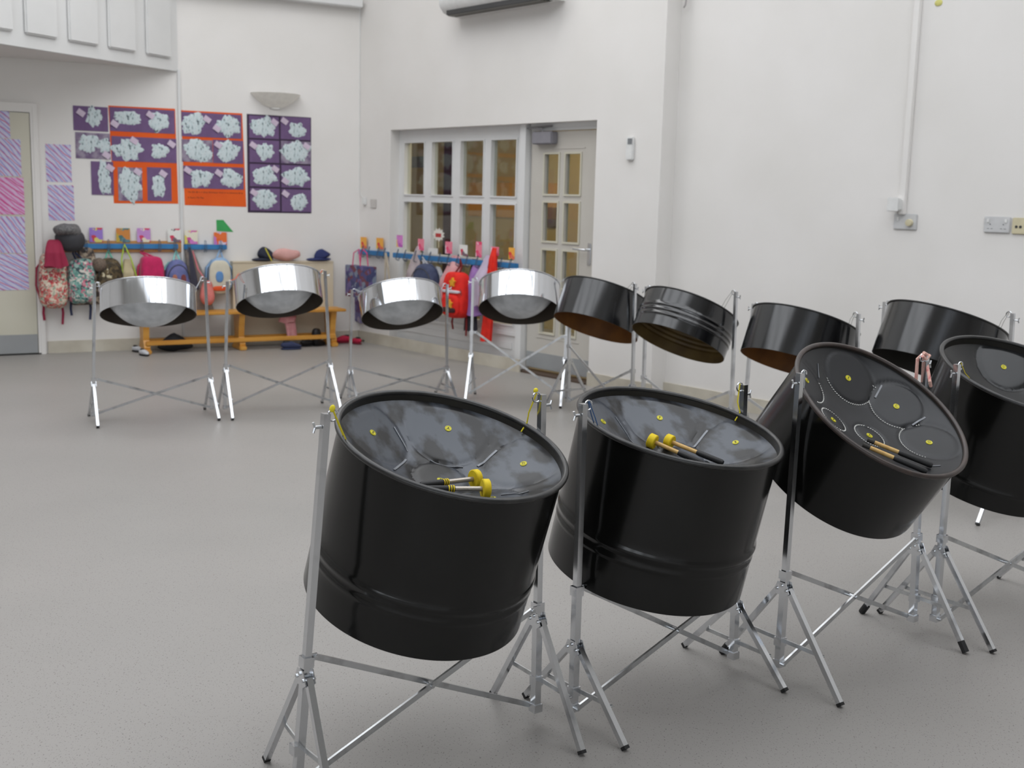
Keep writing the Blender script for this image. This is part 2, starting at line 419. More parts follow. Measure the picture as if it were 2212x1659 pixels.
# ledge high on the left wall with the dark edge of a high window above it
z1 = LW.at(665, 13)[1]; sl = LW.at(775, 20)[0]
struct('trim_2', BX(-7, -.02, -.11, 0, z1 + .02, z1 + .10, bev=.008), TRIMM, LW.p, LW.a, label='white ledge high on the left wall')

# balcony boxed front, upper left, meeting the left wall at its edge strip
bs, bz = LW.at(384.5, 154.5); bp = LW.w(bs, 0, 0)
BF = Wall((bp.x, bp.y, 0), 64.3)
bd = []
struct_b = thing('balcony_front', 'white panelled balcony boxing across the upper left corner', 'balcony', BF.p, BF.a); struct_b['kind'] = 'structure'; del struct_b['category']
L = 4.2
bm = bmesh.new(); zt = CEIL - .4
pan = []
for xa, xb, yb_ in ((2, 29, 69), (52, 122, 79), (146, 210, 94), (232, 291, 109), (314, 367, 122)):
    s0, z0 = BF.at(xa, yb_); s1, z1_ = BF.at(xb, yb_ + (xb - xa) * .17); pan.append((s0, s1))
zp = sum(BF.at(x, y)[1] for x, y in ((87, 79), (178, 94), (340, 122))) / 3
wd = pan[1][1] - pan[1][0]; gp = pan[2][0] - pan[1][1]
s = pan[1][0]
while s - gp - wd > -L + .1: s -= gp + wd; pan.insert(0, (s, s + wd))
pan = [p for p in pan if True]
pan = sorted(set(pan), key=lambda p: p[0]); q = [];
for p in pan:
    if not q or p[0] > q[-1][1] + .01: q.append(p)
pan = q
box(bm, -L, 0, 0, .04, bz, zt)
obj('fascia_board', bm, TRIMM, struct_b)
for a, b_ in pan:
    bm = bmesh.new()
    box(bm, a, b_, -.028, .002, zp, zt - .1); bevel(bm, .012, 2)
    obj('raised_panel', bm, TRIMM, struct_b)
# soffit: triangle-like floor slab between boxing and wall
ang = BF.a
e = BF.w(-L); n_ = V((-sin(LW.a), cos(LW.a), 0))
k_ = (LW.p - e).dot(n_); e2 = e + n_ * k_
bm = bmesh.new(); pts = [BF.w(0, 0, -.02) , BF.w(-L, 0, -.02), V((e2.x, e2.y, 0))]
lo = [bm.verts.new((p.x, p.y, bz + .01)) for p in pts]; hi = [bm.verts.new((p.x, p.y, bz + .12)) for p in pts]
bm.faces.new(lo); bm.faces.new(hi[::-1])
for i in range(3): bm.faces.new((lo[i], hi[i], hi[(i + 1) % 3], lo[(i + 1) % 3]))
o = obj('soffit', bm, WALLM); o.parent = struct_b; o.matrix_parent_inverse = Matrix.Translation(BF.p).inverted() if False else (Matrix.Translation(BF.p) @ Matrix.Rotation(BF.a, 4, 'Z')).inverted()

# ---------------------------------------------------------------- left door
dl = LW.at(66, 260); dtop = LW.at(30, 243)[1]; dxr = LW.at(69, 300)[0]; frx = LW.at(97, 720)[0]
dxr = (LW.at(68, 270)[0] + LW.at(77, 720)[0]) / 2
D1 = thing('door_1', 'cream door at the far left covered with crayon drawings', 'door', LW.w(0, 0, 0), LW.a); D1['kind'] = 'structure'
obj('door_leaf', BX(dxr - .95, dxr - .004, -.034, -.001, .012, dtop), DOORL, D1)
obj('kick_plate', BX(dxr - .95, dxr - .006, -.038, -.034, .014, LW.at(40, 722)[1]), KICKM, D1)
bm = bmesh.new(); box(bm, dxr, frx, -.045, 0, 0, dtop + .08); box(bm, dxr - .95, dxr, -.045, 0, dtop + .006, dtop + .08); box(bm, dxr + .02, dxr + .04, -.050, -.045, 0, dtop + .05)
obj('door_frame', bm, WALLM, D1)
obj('threshold', BX(dxr - .95, frx - .03, -.045, -.0, 0, .012), BLACK, D1)

# ---------------------------------------------------------------- glazed screen and door in the right wall
REC = .10
RX = Wall(RW.w(0, 0, -REC), -49.2)         # plane of the screen front
sdl = RX.at(1139, 600)[0]                   # left edge of the door leaf
WN = thing('window_1', 'white timber screen with square glass panes beside the door', 'window', RX.w(0, 0, 0), RX.a); WN['kind'] = 'structure'
cols = [RX.rect(875, 310, 917, 422), RX.rect(934, 308, 978, 424), RX.rect(996, 304, 1045, 422), RX.rect(1062, 300, 1116, 423)]
rowz = [(sum(RX.at(x, y)[1] for x, y in ((897, 422), (955, 423), (1020, 421), (1090, 421))) / 4, sum(RX.at(x, y)[1] for x, y in ((897, 309), (955, 307), (1020, 304), (1090, 301))) / 4),
        (RX.at(1090, 560)[1], sum(RX.at(x, y)[1] for x, y in ((897, 437), (955, 438), (1020, 440), (1090, 442))) / 4)]
ph = rowz[0][1] - rowz[0][0]; gapz = rowz[0][0] - rowz[1][1]
rowz[1] = (rowz[1][1] - ph, rowz[1][1]); rowz.append((rowz[1][0] - gapz - ph, rowz[1][0] - gapz))
holes = [(c[0], c[1], r[0], r[1]) for c in cols for r in rowz]
bm = cells(bmesh.new(), s_l, sdl - .015, 0, hz, 0, .06, holes)
obj('window_frame', bm, TRIMM, WN)
bm = bmesh.new(); zl = rowz[2][0] - .09
box(bm, s_l, sdl - .09, -.018, 0, zl, zl + .03); box(bm, cols[0][0], cols[3][1], -.008, 0, .16, zl - .06)
obj('sill_moulding', bm, TRIMM, WN)
for i, (a, b_, c, d) in enumerate(holes):
    bm = bmesh.new()
    for x0, x1, za, zb in ((a - .012, a, c - .012, d + .012), (b_, b_ + .012, c - .012, d + .012), (a, b_, c - .012, c), (a, b_, d, d + .012)): box(bm, x0, x1, -.010, .0, za, zb)
    p = obj('pane_beading', bm, TRIMM, WN)
    obj('glass_pane', BX(a + .0005, b_ - .0005, .028, .033, c + .0005, d - .0005), GLASS, p)
bm = bmesh.new(); box(bm, sdl - .085, sdl - .015, -.045, 0, 0, hz); obj('door_post', bm, TRIMM, WN)
# dark gap and head of the door
DR = thing('door_2', 'grey beige door with eight small glass panes and a grey kick plate', 'door', RX.w(0, 0, 0), RX.a); DR['kind'] = 'structure'
dht = (RX.at(1250, 281)[1] + RX.at(1200, 284)[1]) / 2
dr1 = s_r + .06
zr = [(RX.at(1190, 419)[1], RX.at(1190, 333)[1]), (RX.at(1188, 521)[1], RX.at(1188, 438)[1]), (RX.at(1186, 620)[1], RX.at(1186, 541)[1]), (RX.at(1185, 720)[1], RX.at(1185, 642)[1])]
xc = [(RX.at(1174, 400)[0], RX.at(1204, 400)[0]), (RX.at(1219, 400)[0], RX.at(1251, 400)[0])]
dh = [(x[0], x[1], z[0], z[1]) for x in xc for z in zr]
bm = cells(bmesh.new(), sdl, dr1, .035, dht, .012, .052, dh); obj('door_leaf', bm, DOORM, DR)
for i, (a, b_, c, d) in enumerate(dh):
    bm = bmesh.new()
    for x0, x1, za, zb in ((a - .014, a, c - .014, d + .014), (b_, b_ + .014, c - .014, d + .014), (a, b_, c - .014, c), (a, b_, d, d + .014)): box(bm, x0, x1, .002, .012, za, zb)
    p = obj('pane_beading', bm, DOORL, DR); obj('glass_pane', BX(a + .0005, b_ - .0005, .030, .034, c + .0005, d - .0005), GLASS, p)
bm = bmesh.new(); box(bm, xc[0][0] - .045, xc[1][1] + .045, .008, .0125, zr[3][0] - .05, zr[3][0] - .04); box(bm, xc[0][0] - .045, xc[1][1] + .045, .008, .0125, zr[0][1] + .04, zr[0][1] + .05)
obj('moulding', bm, DOORM, DR)
kz = (RX.at(1141, 759)[1] + RX.at(1269, 779)[1]) / 2
obj('kick_plate', BX(sdl + .005, dr1 - .005, .008, .012, .04, kz), KICKM, DR)
bm = bmesh.new(); box(bm, sdl, dr1, .004, .06, dht + .006, hz); box(bm, sdl, dr1, -.006, .004, dht + .03, hz); obj('door_head', bm, TRIMM, DR)
obj('threshold', BX(sdl - .005, s_r - .004, -.095, .055, 0, .014), m_('dark_brown_threshold', (78, 62, 50), rough=.5), DR)
a = RX.at(1148, 285, .06); b_ = RX.at(1191, 305, .06)
cl = obj('door_closer', BX(a[0], b_[0], -.06, .012, b_[1] - .02, a[1] - .0, bev=.008), mat('closer_grey', (132, 130, 136), .45), DR)
hd = V((a[0] + .12, -.05, a[1] + .02))
obj('closer_arm', T([hd + V((0, 0, -.03)), hd, (a[0] - .10, -.03, a[1] + .035), (a[0] + .20, -.02, a[1] + .045)], .007, square=True, ry=.004), m_('arm_grey', (140, 138, 140), rough=.4), cl)
hx, hzz = RX.at(1271, 540, -.0)
pl = obj('handle_plate', BX(hx - .018, hx + .02, .004, .012, hzz - .12, hzz + .05, bev=.003), STEEL, DR)
obj('lever_handle', T([(hx, .008, hzz), (hx, -.045, hzz), (hx - .02, -.05, hzz), (hx - .12, -.05, hzz + .006)], .010, seg=10), STEEL, pl, smooth=True)

# corridor behind the glass (a real room, warmly lit)
CORM = mat('corridor_wall_yellow', (176, 156, 106), .7, rgb2=(168, 146, 96), scale=1.5)
cd = 2.3
bm = bmesh.new(); box(bm, -2.5, 5.5, cd, cd + .1, 0, 2.7); struct('wall_corridor', bm, CORM, RX.p, RX.a)
struct('ceiling', BX(-2.5, 5.5, .13, cd + .1, 2.7, 2.8), mat('corridor_ceiling', (190, 176, 140), .8), RX.p, RX.a)
struct('wall_corridor', BX(-2.6, -2.5, .16, cd + .1, 0, 2.7), CORM, RX.p, RX.a)
struct('wall_corridor', BX(5.5, 5.6, .16, cd + .1, 0, 2.7), CORM, RX.p, RX.a)
CB = Wall(RX.w(0, 0, -cd), -49.2)
def cor(name, label, cat, x0, y0, x1, y1, m, off=.02):
    a = CB.rect(x0, y0, x1, y1); o = obj(name, BX(a[0], a[1], -off, -.001, a[2], a[3]), m, None, False, CB.p, CB.a); return tag(o, label, cat)
cor('display_border', 'orange display board band behind the right-hand screen panes', 'display board', 1015, 395, 1205, 470, m_('orange_board', (190, 142, 72)))
cor('notice_board', 'grey notice board seen through the top left pane', 'notice board', 886, 338, 935, 362, m_('grey_board', (98, 98, 88)))
cor('open_door_edge', 'dark purple door edge seen through the second column of panes', 'door', 966, 270, 980, 600, m_('purple_dark', (72, 50, 56)), .06)
cor('corridor_poster', 'small dark framed picture seen through the door panes', 'picture', 1182, 448, 1206, 492, m_('dark_poster', (86, 70, 52)), .02)
L_ = area('corridor_lamp', RX.w(1.2, 2.62, -1.2), RX.w(1.2, 0, -1.2), 3.0, .5, 34, (1, .84, .55))

# ================================================================== wall fittings
def wthing(wall, name, label, cat, s, z, off=0, group=None): return thing(name, label, cat, wall.w(s, z, off), wall.a, group)
# up-light
s0, z0 = LW.at(551, 197, .15); s1, z1 = LW.at(659, 205, .15); _, zb = LW.at(604, 232, .0)
wr = (s1 - s0) / 2; zm = (z0 + z1) / 2
ul = wthing(LW, 'wall_uplighter', 'white bowl shaped wall lamp above the purple board', 'wall lamp', (s0 + s1) / 2, zm)
bm = bmesh.new(); rows = []
for i in range(11):
    t = i / 10; rr = wr * (t ** .55) if t > 0 else .03; zz = -.125 + .125 * t ** 1.15; row = []
    for k in range(21):
        an = pi * k / 20; row.append(bm.verts.new((-cos(an) * max(rr, .04), -sin(an) * max(rr * .9, .04), zz)))
    rows.append(row)
for a, b_ in zip(rows, rows[1:]):
    for k in range(20): bm.faces.new((a[k], a[k + 1], b_[k + 1], b_[k]))
bmesh.ops.solidify(bm, geom=list(bm.faces), thickness=.004)
obj('lamp_shade', bm, mat('plaster_white', (242, 240, 235), .7), ul, smooth=True)
obj('wall_mount', BX(-.05, .05, -.02, 0, -.135, -.01), WHITEP, ul)
# air conditioner at the top edge
s0, z0 = RW.at(948, 5, .22); s1, z1 = RW.at(1175, -12, .22)
ac = wthing(RW, 'air_conditioner', 'white air conditioning unit at the top above the screen', 'air conditioner', s0, min(z0, z1) - .02)
Lx = s1 - s0
prof = [(0, .0), (-.10, -.0), (-.17, .02), (-.215, .07), (-.225, .14), (-.21, .26), (-.18, .29), (0, .29)]
bm = bmesh.new(); ra = [bm.verts.new((0, y, z)) for y, z in prof]; rb = [bm.verts.new((Lx, y, z)) for y, z in prof]
for i in range(len(prof)): j = (i + 1) % len(prof); bm.faces.new((ra[i], rb[i], rb[j], ra[j]))
bm.faces.new(ra[::-1]); bm.faces.new(rb); obj('casing', bm, WHITEP, ac, smooth=True)
obj('air_slot', BX(.06, Lx - .06, -.185, -.075, -.002, .035), DGREY, ac)
for k in range(3): obj('louvre', BX(.07, Lx - .07, -.178 + k * .035, -.158 + k * .035, -.010, -.003), mat('louvre_grey', (110, 108, 102), .5), ac)
# thermostat
s0, s1, z0, z1 = RW.rect(1357, 296, 1371, 346)
th_ = wthing(RW, 'wall_thermostat', 'slim white control box on the wall right of the door', 'thermostat', (s0 + s1) / 2, z0)
hw = (s1 - s0) / 2; hh = z1 - z0
obj('casing', BX(-hw, hw, -.028, 0, 0, hh, bev=.005), WHITEP, th_); obj('display', BX(-hw * .4, hw * .9, -.030, -.027, hh * .68, hh * .93), GREYP, th_)
# small cable box and blank plate by the corner
s0, s1, z0, z1 = RW.rect(800, 431, 815, 450)
o = tag(obj('blank_plate', BX(-.05, .05, -.01, 0, 0, .085, bev=.004), mat('dull_plate', (196, 192, 188), .4), None, False, RW.w((s0 + s1) / 2, z0), RW.a), 'small square blank wall plate near the room corner', 'wall plate')
s0, z0 = RW.at(790, 443)
o = tag(obj('alarm_contact', BX(-.03, .02, -.03, 0, 0, .07, bev=.006), WHITEP, None, False, RW.w(s0, z0), RW.a), 'small white cable box left of the blank plate', 'cable box')
zt_ = RW.at(778, 415)[1]; sc = RW.at(778, 300)[0]
o = tag(obj('wall_cable', T([(sc, -.006, CEIL - .1), (sc, -.006, zt_), (s0 - .02, -.012, z0 + .065)], .004), WHITEP, None, False, RW.p, RW.a), 'thin white cable running down the corner to the cable box', 'cable')
# trunking and sockets on the set-back wall
tp = RW2.at(1983, 60); tb = RW2.at(1954, 425); ts = (tp[0] + tb[0]) / 2
zsk = (RW2.at(1957, 463)[1] + RW2.at(1957, 496)[1]) / 2
o = tag(obj('cable_trunking', BX(ts - .020, ts + .020, -.03, 0, zsk + .045, CEIL - .02, bev=.003), WALLM, None, False, RW2.p, RW2.a), 'white plastic trunking running down the right wall to a socket', 'trunking')
s0, s1, z0, z1 = RW2.rect(1918, 428, 1947, 455, .08)
bx_ = wthing(RW2, 'junction_box', 'small white box projecting beside the foot of the trunking', 'box', (s0 + s1) / 2 - .01, z0, .0)
obj('box_body', BX(-.038, .03, -.075, 0, 0, z1 - z0, bev=.008), WHITEP, bx_); obj('lid', BX(-.042, .034, -.08, -.072, -.004, z1 - z0 + .004, bev=.003), WHITEP, bx_)
def socket(label, s0, s1, z0, z1, m, kind):
    t = wthing(RW2, 'wall_socket', label, 'socket', (s0 + s1) / 2, z0); h = z1 - z0; hw = (s1 - s0) / 2
    obj('face_plate', BX(-hw, hw, -.012, 0, 0, h, bev=.004), m, t)
    if kind == 'double':
        for q in (-.5, .5):
            obj('switch', BX(hw * q * 1.35 - .008, hw * q * 1.35 + .008, -.016, -.011, h * .62, h * .85, bev=.002), WHITEP, t)
            bm = bmesh.new()
            for dx, dz, w_, h_ in ((0, .52, .003, .007), (-.011, .25, .006, .0028), (.011, .25, .006, .0028)): box(bm, hw * q + dx - w_, hw * q + dx + w_, -.0128, -.0118, h * dz - h_ / 2, h * dz + h_ / 2)
            obj('pin_hole', bm, GREYP, t)
    elif kind == 'plug':
        bm = lathe(bmesh.new(), [(.0001, 0), (.022, 0), (.02, .022), (.0001, .024)], 20)
        p = obj('round_plug', bm, CREAMP, t, True); p.location = (hw * .45, -.012, h * .45); p.rotation_euler = (pi / 2, 0, 0)
        obj('switch', BX(-hw * .7, -hw * .7 + .014, -.016, -.011, h * .55, h * .8, bev=.002), WHITEP, t)
    else:
        for q in (-.62, -.28):
            bm = lathe(bmesh.new(), [(.0001, 0), (.008, 0), (.008, .002), (.0001, .0022)], 14); p = obj('cable_port', bm, DGREY, t); p.location = (hw * q, -.012, h * .45); p.rotation_euler = (pi / 2, 0, 0)
    return t
pls = mat('socket_plate', (200, 200, 200), .35)
s0, s1, z0, z1 = RW2.rect(1932, 462, 1982, 496); socket('grey white socket with a round cream plug under the trunking', s0, s1, z0, z1, pls, 'plug')
s0, s1, z0, z1 = RW2.rect(2127, 468, 2184, 503); socket('double switched socket on the right wall', s0, s1, z0, z1, pls, 'double')
s2 = RW2.at(2188, 486)[0]; socket('cream data socket cut by the right edge of the photo', s2, s2 + (s1 - s0) * .9, z0 - .003, z1 - .003, CREAMP, 'data')
s0, z0 = RW2.at(2028, 14); bm = bmesh.new(); box(bm, -.026, .026, -.004, 0, -.01, .02); o = tag(obj('sticky_tack', superell(.05, .012, .04, 2, 10, 6, seed=3, rough_=.008), m_('pale_yellow_tack', (205, 200, 120)), None, True, RW2.w(s0, z0, .003), RW2.a), 'small blob of pale yellow tack high on the right wall', 'tack')
s0, z0 = RW2.at(1490, 6); hk = T([(0, -.002, .06), (0, -.03, .05), (.008, -.045, .02), (.0, -.045, -.02), (-.018, -.04, -.035)], .006, seg=8)
tag(obj('wall_hook', hk, mat('hook_white_grey', (170, 166, 165), .5), None, True, RW2.w(s0, z0), RW2.a), 'small grey white hook at the top of the right wall', 'hook')

# ================================================================== STEEL DRUMS AND STANDS
def proj(P):
    d = V(P) - CO; z = d.dot(fwd); return CX + F * d.dot(CR) / z, CY - F * d.dot(CU) / z
def zat(P, py):
    lo, hi = -.3, 3.0
    for _ in range(40):
        m = (lo + hi) / 2
        if proj((P[0], P[1], m))[1] > py: lo = m
        else: hi = m
    return lo
def xyz_near(P, px, py):
    """point on the sight line at the distance of the vertical through P"""
    n = (V((P[0], P[1], 0)) - V((0, 0, 0))).normalized(); d = ray(px, py)
    return CO + d * ((V((P[0], P[1], 0)) - CO).dot(n) / d.dot(n))

class Drum:
    def __init__(s, C, a, L, R, pl, pr):
        s.C = V(C); s.a = V(a).normalized(); s.L = L; s.R = R
        x = V((pr[0] - pl[0], pr[1] - pl[1], 0)); x = (x - s.a * x.dot(s.a)).normalized(); y = s.a.cross(x)
        s.x, s.y = x, y; s.M = Matrix.Translation(s.C) @ Matrix((x, y, s.a)).transposed().to_4x4(); s.Mi = s.M.inverted()
        s.notes = []; s.dep = .1; s.pw = 2; s.Rs = R - (.0135 if R > .292 else .008); s.lip = .024 if R > .292 else .008
    def z(s, x, y):
        r = math.hypot(x, y); t = min(1, r / s.Rs); h = -s.lip - s.dep * (1 - t ** s.pw)
        for nx, ny, nr, nh in s.notes:
            d = math.hypot(x - nx, y - ny)
            if d < nr * 1.25:
                e = 1 if r < s.Rs * .93 else max(0, (s.Rs - r) / (s.Rs * .07))
                if d < nr: h += nh * (1 - (d / nr) ** 2) ** .8 * e
                h -= .0035 * math.exp(-((d - nr) / .006) ** 2) * e
        return h
    def hit(s, px, py):
        d = s.Mi.to_3x3() @ ray(px, py); o = s.Mi @ CO; zz = -.06
        for _ in range(30):
            q = o + d * ((zz - o.z) / d.z); zz = zz * .5 + .5 * s.z(q.x, q.y) if math.hypot(q.x, q.y) < s.Rs else zz * .5 - .003
        return q.x, q.y
    def normal(s, x, y):
        e = .004; return V((-(s.z(x + e, y) - s.z(x - e, y)) / (2 * e), -(s.z(x, y + e) - s.z(x, y - e)) / (2 * e), 1)).normalized()

def text_mesh(ch, size):
    cu = bpy.data.curves.new('t', 'FONT'); cu.body = ch; cu.size = size; cu.align_x = 'CENTER'; cu.align_y = 'CENTER'; cu.extrude = .0003; cu.offset = size * .02
    o = bpy.data.objects.new('t', cu); COL.objects.link(o); bpy.context.view_layer.update()
    me = bpy.data.meshes.new_from_object(o.evaluated_get(bpy.context.evaluated_depsgraph_get()))
    bpy.data.objects.remove(o); bpy.data.curves.remove(cu); return me

def build_drum(d, label, group, kind, name='steel_drum', face=None, under=None, outer=None, inside=None, rim=None, ridges=(), seam=True, texts=(), strips=(), Rb=None):
    t = thing(name, label, 'steel drum', group=group, M=d.M)
    R, L = d.R, d.L; Rb = Rb or R - .006
    rm = .008 if kind == 'big' else .0045
    Rt = R - rm * 1.5
    prof = []; N = 26
    zs = sorted({-.0 - rm * .4, *[-L * i / 12 for i in range(1, 13)], *[-z + dz for z, w_, h_ in ridges for dz in (-w_, -w_ * .66, -w_ * .33, 0, w_ * .33, w_ * .66, w_)]}, reverse=True)
    def rad(z):
        r = Rt + (Rb - Rt) * (-z / L)
        for zc, w_, h_ in ridges:
            u = abs(z + zc) / w_
            if u < 1: r += h_ * (.5 + .5 * cos(pi * u))
        return r
    for z in zs: prof.append((rad(z), z))
    prof.append((rad(-L) - .001, -L - .0012)); nout = len(prof)
    for z in reversed(zs): prof.append((rad(z) - .0028, max(z, -L + .0005)))
    mis = [0] * (nout - 1) + [1] * (len(prof) - nout + 1)
    obj('skirt', lathe(bmesh.new(), prof, 128, mis), [outer, inside], t, True)
    bm = bmesh.new(); rp = [(R - rm + rm * cos(2 * pi * k / 12), rm * .9 * sin(2 * pi * k / 12)) for k in range(12)]
    obj('rim', lathe(bm, rp, 128, closed=True), rim or outer, t, True)
    # dished playing face, upper and lower skins
    bm = bmesh.new(); NR, NT = (46, 144) if d.notes else (22, 72); gr = []
    for i in range(NR + 1):
        r = d.Rs * (i / NR) ** .85; r = max(r, 1e-4)
        gr.append([bm.verts.new((r * cos(2 * pi * k / NT), r * sin(2 * pi * k / NT), d.z(r * cos(2 * pi * k / NT), r * sin(2 * pi * k / NT)))) for k in range(NT)])
    lo = [[bm.verts.new(v.co - V((0, 0, .0025))) for v in row] for row in gr]
    for i in range(NR):
        for k in range(NT):
            k2 = (k + 1) % NT
            bm.faces.new((gr[i][k], gr[i + 1][k], gr[i + 1][k2], gr[i][k2]))
            bm.faces.new((lo[i][k], lo[i][k2], lo[i + 1][k2], lo[i + 1][k])).material_index = 1
    for k in range(NT): bm.faces.new((gr[NR][k], lo[NR][k], lo[NR][(k + 1) % NT], gr[NR][(k + 1) % NT]))
    obj('playing_face', bm, [face, under], t, True)
    # lettered note labels
    up0 = d.Mi.to_3x3() @ V((0, 1, .2))
    for px, py, ch, rr in texts:
        x, y = d.hit(px, py); nrm = d.normal(x, y); upv = (up0 - nrm * up0.dot(nrm)).normalized(); xr = upv.cross(nrm)
        Ml = Matrix.Translation(V((x, y, d.z(x, y))) + nrm * .0006) @ Matrix((xr, upv, nrm)).transposed().to_4x4()
        lb = obj('note_label', lathe(bmesh.new(), [(.0001, .0012), (rr, .0012), (rr, -.002), (.0001, -.002)], 28), YLAB, t); lb.matrix_local = Ml
        if ch:
            me = text_mesh(ch, rr * 1.25); me.materials.append(INK); lt = bpy.data.objects.new('letter', me); COL.objects.link(lt); lt.parent = lb; lt.location = (0, 0, .0013)
            rg = obj('printed_ring', lathe(bmesh.new(), [(rr * .74, .0012), (rr * .74, .0016), (rr * .80, .0016), (rr * .80, .0012)], 28), INK, lb)
    for (x0, y0), (x1, y1), w_ in strips:
        a = d.hit(x0, y0); b_ = d.hit(x1, y1); pts = []
        for i in range(7):
            u = i / 6; x = a[0] + (b_[0] - a[0]) * u; y = a[1] + (b_[1] - a[1]) * u; pts.append((x, y, d.z(x, y) + .0012))
        obj('magnet_strip', T(pts, w_ / 2, square=True, ry=.0012, xdir=V((-(b_[1] - a[1]), b_[0] - a[0], 0))), MAGN, t)
    return t

def cord(d, dt, top, m, r=.0016, sag=.0, double=True, tail=None, at=None):
    tl = d.Mi @ V(top); u = V((tl.x, tl.y, 0)).normalized()
    if at:
        q = d.Mi.to_3x3() @ ray(*at); o_ = d.Mi @ CO; q = o_ + q * ((0 - o_.z) / q.z); u = V((q.x, q.y, 0)).normalized()
    p = u * (d.R - .021); p.z = -.016
    for s_ in ((-1, 1) if double else (0,)):
        side = V((-u.y, u.x, 0)) * .008 * s_
        q = p + side * 1.4; mid = (tl + q) / 2 + side * .5
        o = obj('hanging_cord', T([tl + side * .4, mid, u * (d.R - .006) + side * 1.2 + V((0, 0, .0095)), q + u * .0], r, seg=6), m, dt, True)
    if tail:
        o = obj('cord_knot', superell(.014, .012, .016, 2, 14, 10, seed=tail * 5, rough_=.014, z0=-.008), m, dt, True); o.location = tl + V((0, 0, .004))

def build_stand(label, group, pl, pr, legdir, topL, topR, zbL=.27, zbR=.27, zhL=.25, zhR=.25, feetL=None, feetR=None, caps=(), spread=.21, low=.055, hooks=True, redL=False, rot=0, name='drum_stand'):
    mid = ((pl[0] + pr[0]) / 2, (pl[1] + pr[1]) / 2)
    base = V((mid[0], mid[1], 0)); ld = V((legdir[0], legdir[1], 0)).normalized(); across = V((pr[0] - pl[0], pr[1] - pl[1], 0)).normalized()
    t = thing('drum_stand', label, 'drum stand', base, 0, group)
    def O(nm, bm, m, par=None, sm=False): return obj(nm, bm, m, par or t, sm)
    def loc(p): return V(p) - base
    tops = []
    for si, (P, top, zb, zh, feet) in enumerate(((pl, topL, zbL, zhL, feetL), (pr, topR, zbR, zhR, feetR))):
        b0 = V((P[0], P[1], low)); tp = V(top)
        def along(z): return b0 + (tp - b0) * ((z - low) / (tp.z - low))
        h = along(zh)
        xr_ = across
        O('lower_post', T([loc(b0), loc(along(zb + .01))], .0100, square=True, xdir=xr_), STEEL)
        up = O('upper_post', T([loc(along(zh + .0)), loc(tp)], .0085, square=True, xdir=xr_), STEEL)
        O('brace_collar', T([loc(along(zb - .013)), loc(along(zb + .013))], .0135, square=True, xdir=across), STEEL)
        # hinge plates
        bm = bmesh.new()
        for q in (-1, 1):
            c_ = loc(along(zh - .012)) + across * .0125 * q
            vs = [bm.verts.new(c_ + ld * a_ + V((0, 0, z_)) + across * o_) for o_ in (-.0012, .0012) for a_, z_ in ((-.016, .018), (.016, .018), (.030, -.012), (.018, -.022), (-.018, -.022), (-.030, -.012))]
            bm.faces.new(vs[:6][::-1]); bm.faces.new(vs[6:])
            for i in range(6): bm.faces.new((vs[i], vs[(i + 1) % 6], vs[6 + (i + 1) % 6], vs[6 + i]))
        hb = O('hinge_bracket', bm, STEEL)
        for a_, z_ in ((-.018, -.004), (.018, -.004), (0, .008)):
            c_ = loc(along(zh - .012)) + ld * a_ + V((0, 0, z_)); O('hinge_bolt', T([c_ - across * .017, c_ + across * .017], .0045, seg=8), STEELD, hb)
        mids = []
        for li, sg in enumerate((-1, 1)):
            ft = V((feet[li][0], feet[li][1], 0)) if feet and feet[li] else V((P[0], P[1], 0)) + ld * spread * sg
            ft.z = .0075
            tp_ = along(zh - .014) + ld * .018 * sg
            lg = O('leg', T([loc(tp_), loc(ft)], .0078, square=True, xdir=across), STEEL)
            dd = (ft - tp_).normalized()
            O('rubber_foot', T([loc(ft - dd * (.035 if (si, li) in caps else .006)), loc(ft + dd * .003)], .012 if (si, li) in caps else .0084, seg=10, square=(si, li) not in caps, xdir=across if (si, li) not in caps else None), BLACK, lg)
            mids.append(tp_ + (ft - tp_) * .60)
        cen = along(max(low + .02, mids[0].z)); zz = min(m_1.z for m_1 in mids)
        off = across * .014
        bp_ = V((b0.x, b0.y, zz)) + off
        st = O('leg_strut', T([loc(mids[0] + off), loc(bp_)], .0062, square=True, ry=.0018, xdir=(0, 0, 1)), STEELD)
        O('leg_strut', T([loc(bp_), loc(mids[1] + off)], .0062, square=True, ry=.0018, xdir=(0, 0, 1)), STEELD)
        O('strut_bracket', T([loc(V((b0.x, b0.y, zz - .012))), loc(V((b0.x, b0.y, zz + .014)))], .0135, square=True, xdir=across), STEEL)
        for m_1 in mids: c_ = loc(m_1 + off); O('rivet', T([c_ - across * .012, c_ + across * .005], .0042, seg=8), STEELD, st)
        O('foot_collar', T([loc(V((b0.x, b0.y, low - .008))), loc(V((b0.x, b0.y, low + .014)))], .0135, square=True, xdir=across), STEEL)
        # hook ring and thumb screw
        s_ = 1 if si == 0 else -1
        c_ = tp + across * .018 * s_ - V((0, 0, .006)); pts = [c_ + across * .013 * cos(a_) + V((0, 0, 1)) * .013 * sin(a_) for a_ in [2 * pi * k / 14 for k in range(13)]]
        O('hook_ring', T([loc(p) for p in pts], .0022, seg=6), STEEL, up, True)
        bm = bmesh.new(); c_ = tp - across * .012 * s_ - V((0, 0, .03)); tube(bm, [loc(c_), loc(c_ - across * .016 * s_)], .004, seg=8)
        c2 = c_ - across * .016 * s_; tube(bm, [loc(c2 - V((0, 0, .012)) - across * .004 * s_), loc(c2), loc(c2 + V((0, 0, .012)) - across * .004 * s_)], .003, seg=6)
        O('thumb_screw', bm, STEELD, up)
        tops.append((tp + across * .018 * s_ + V((0, 0, .006)), b0, along(zb)))
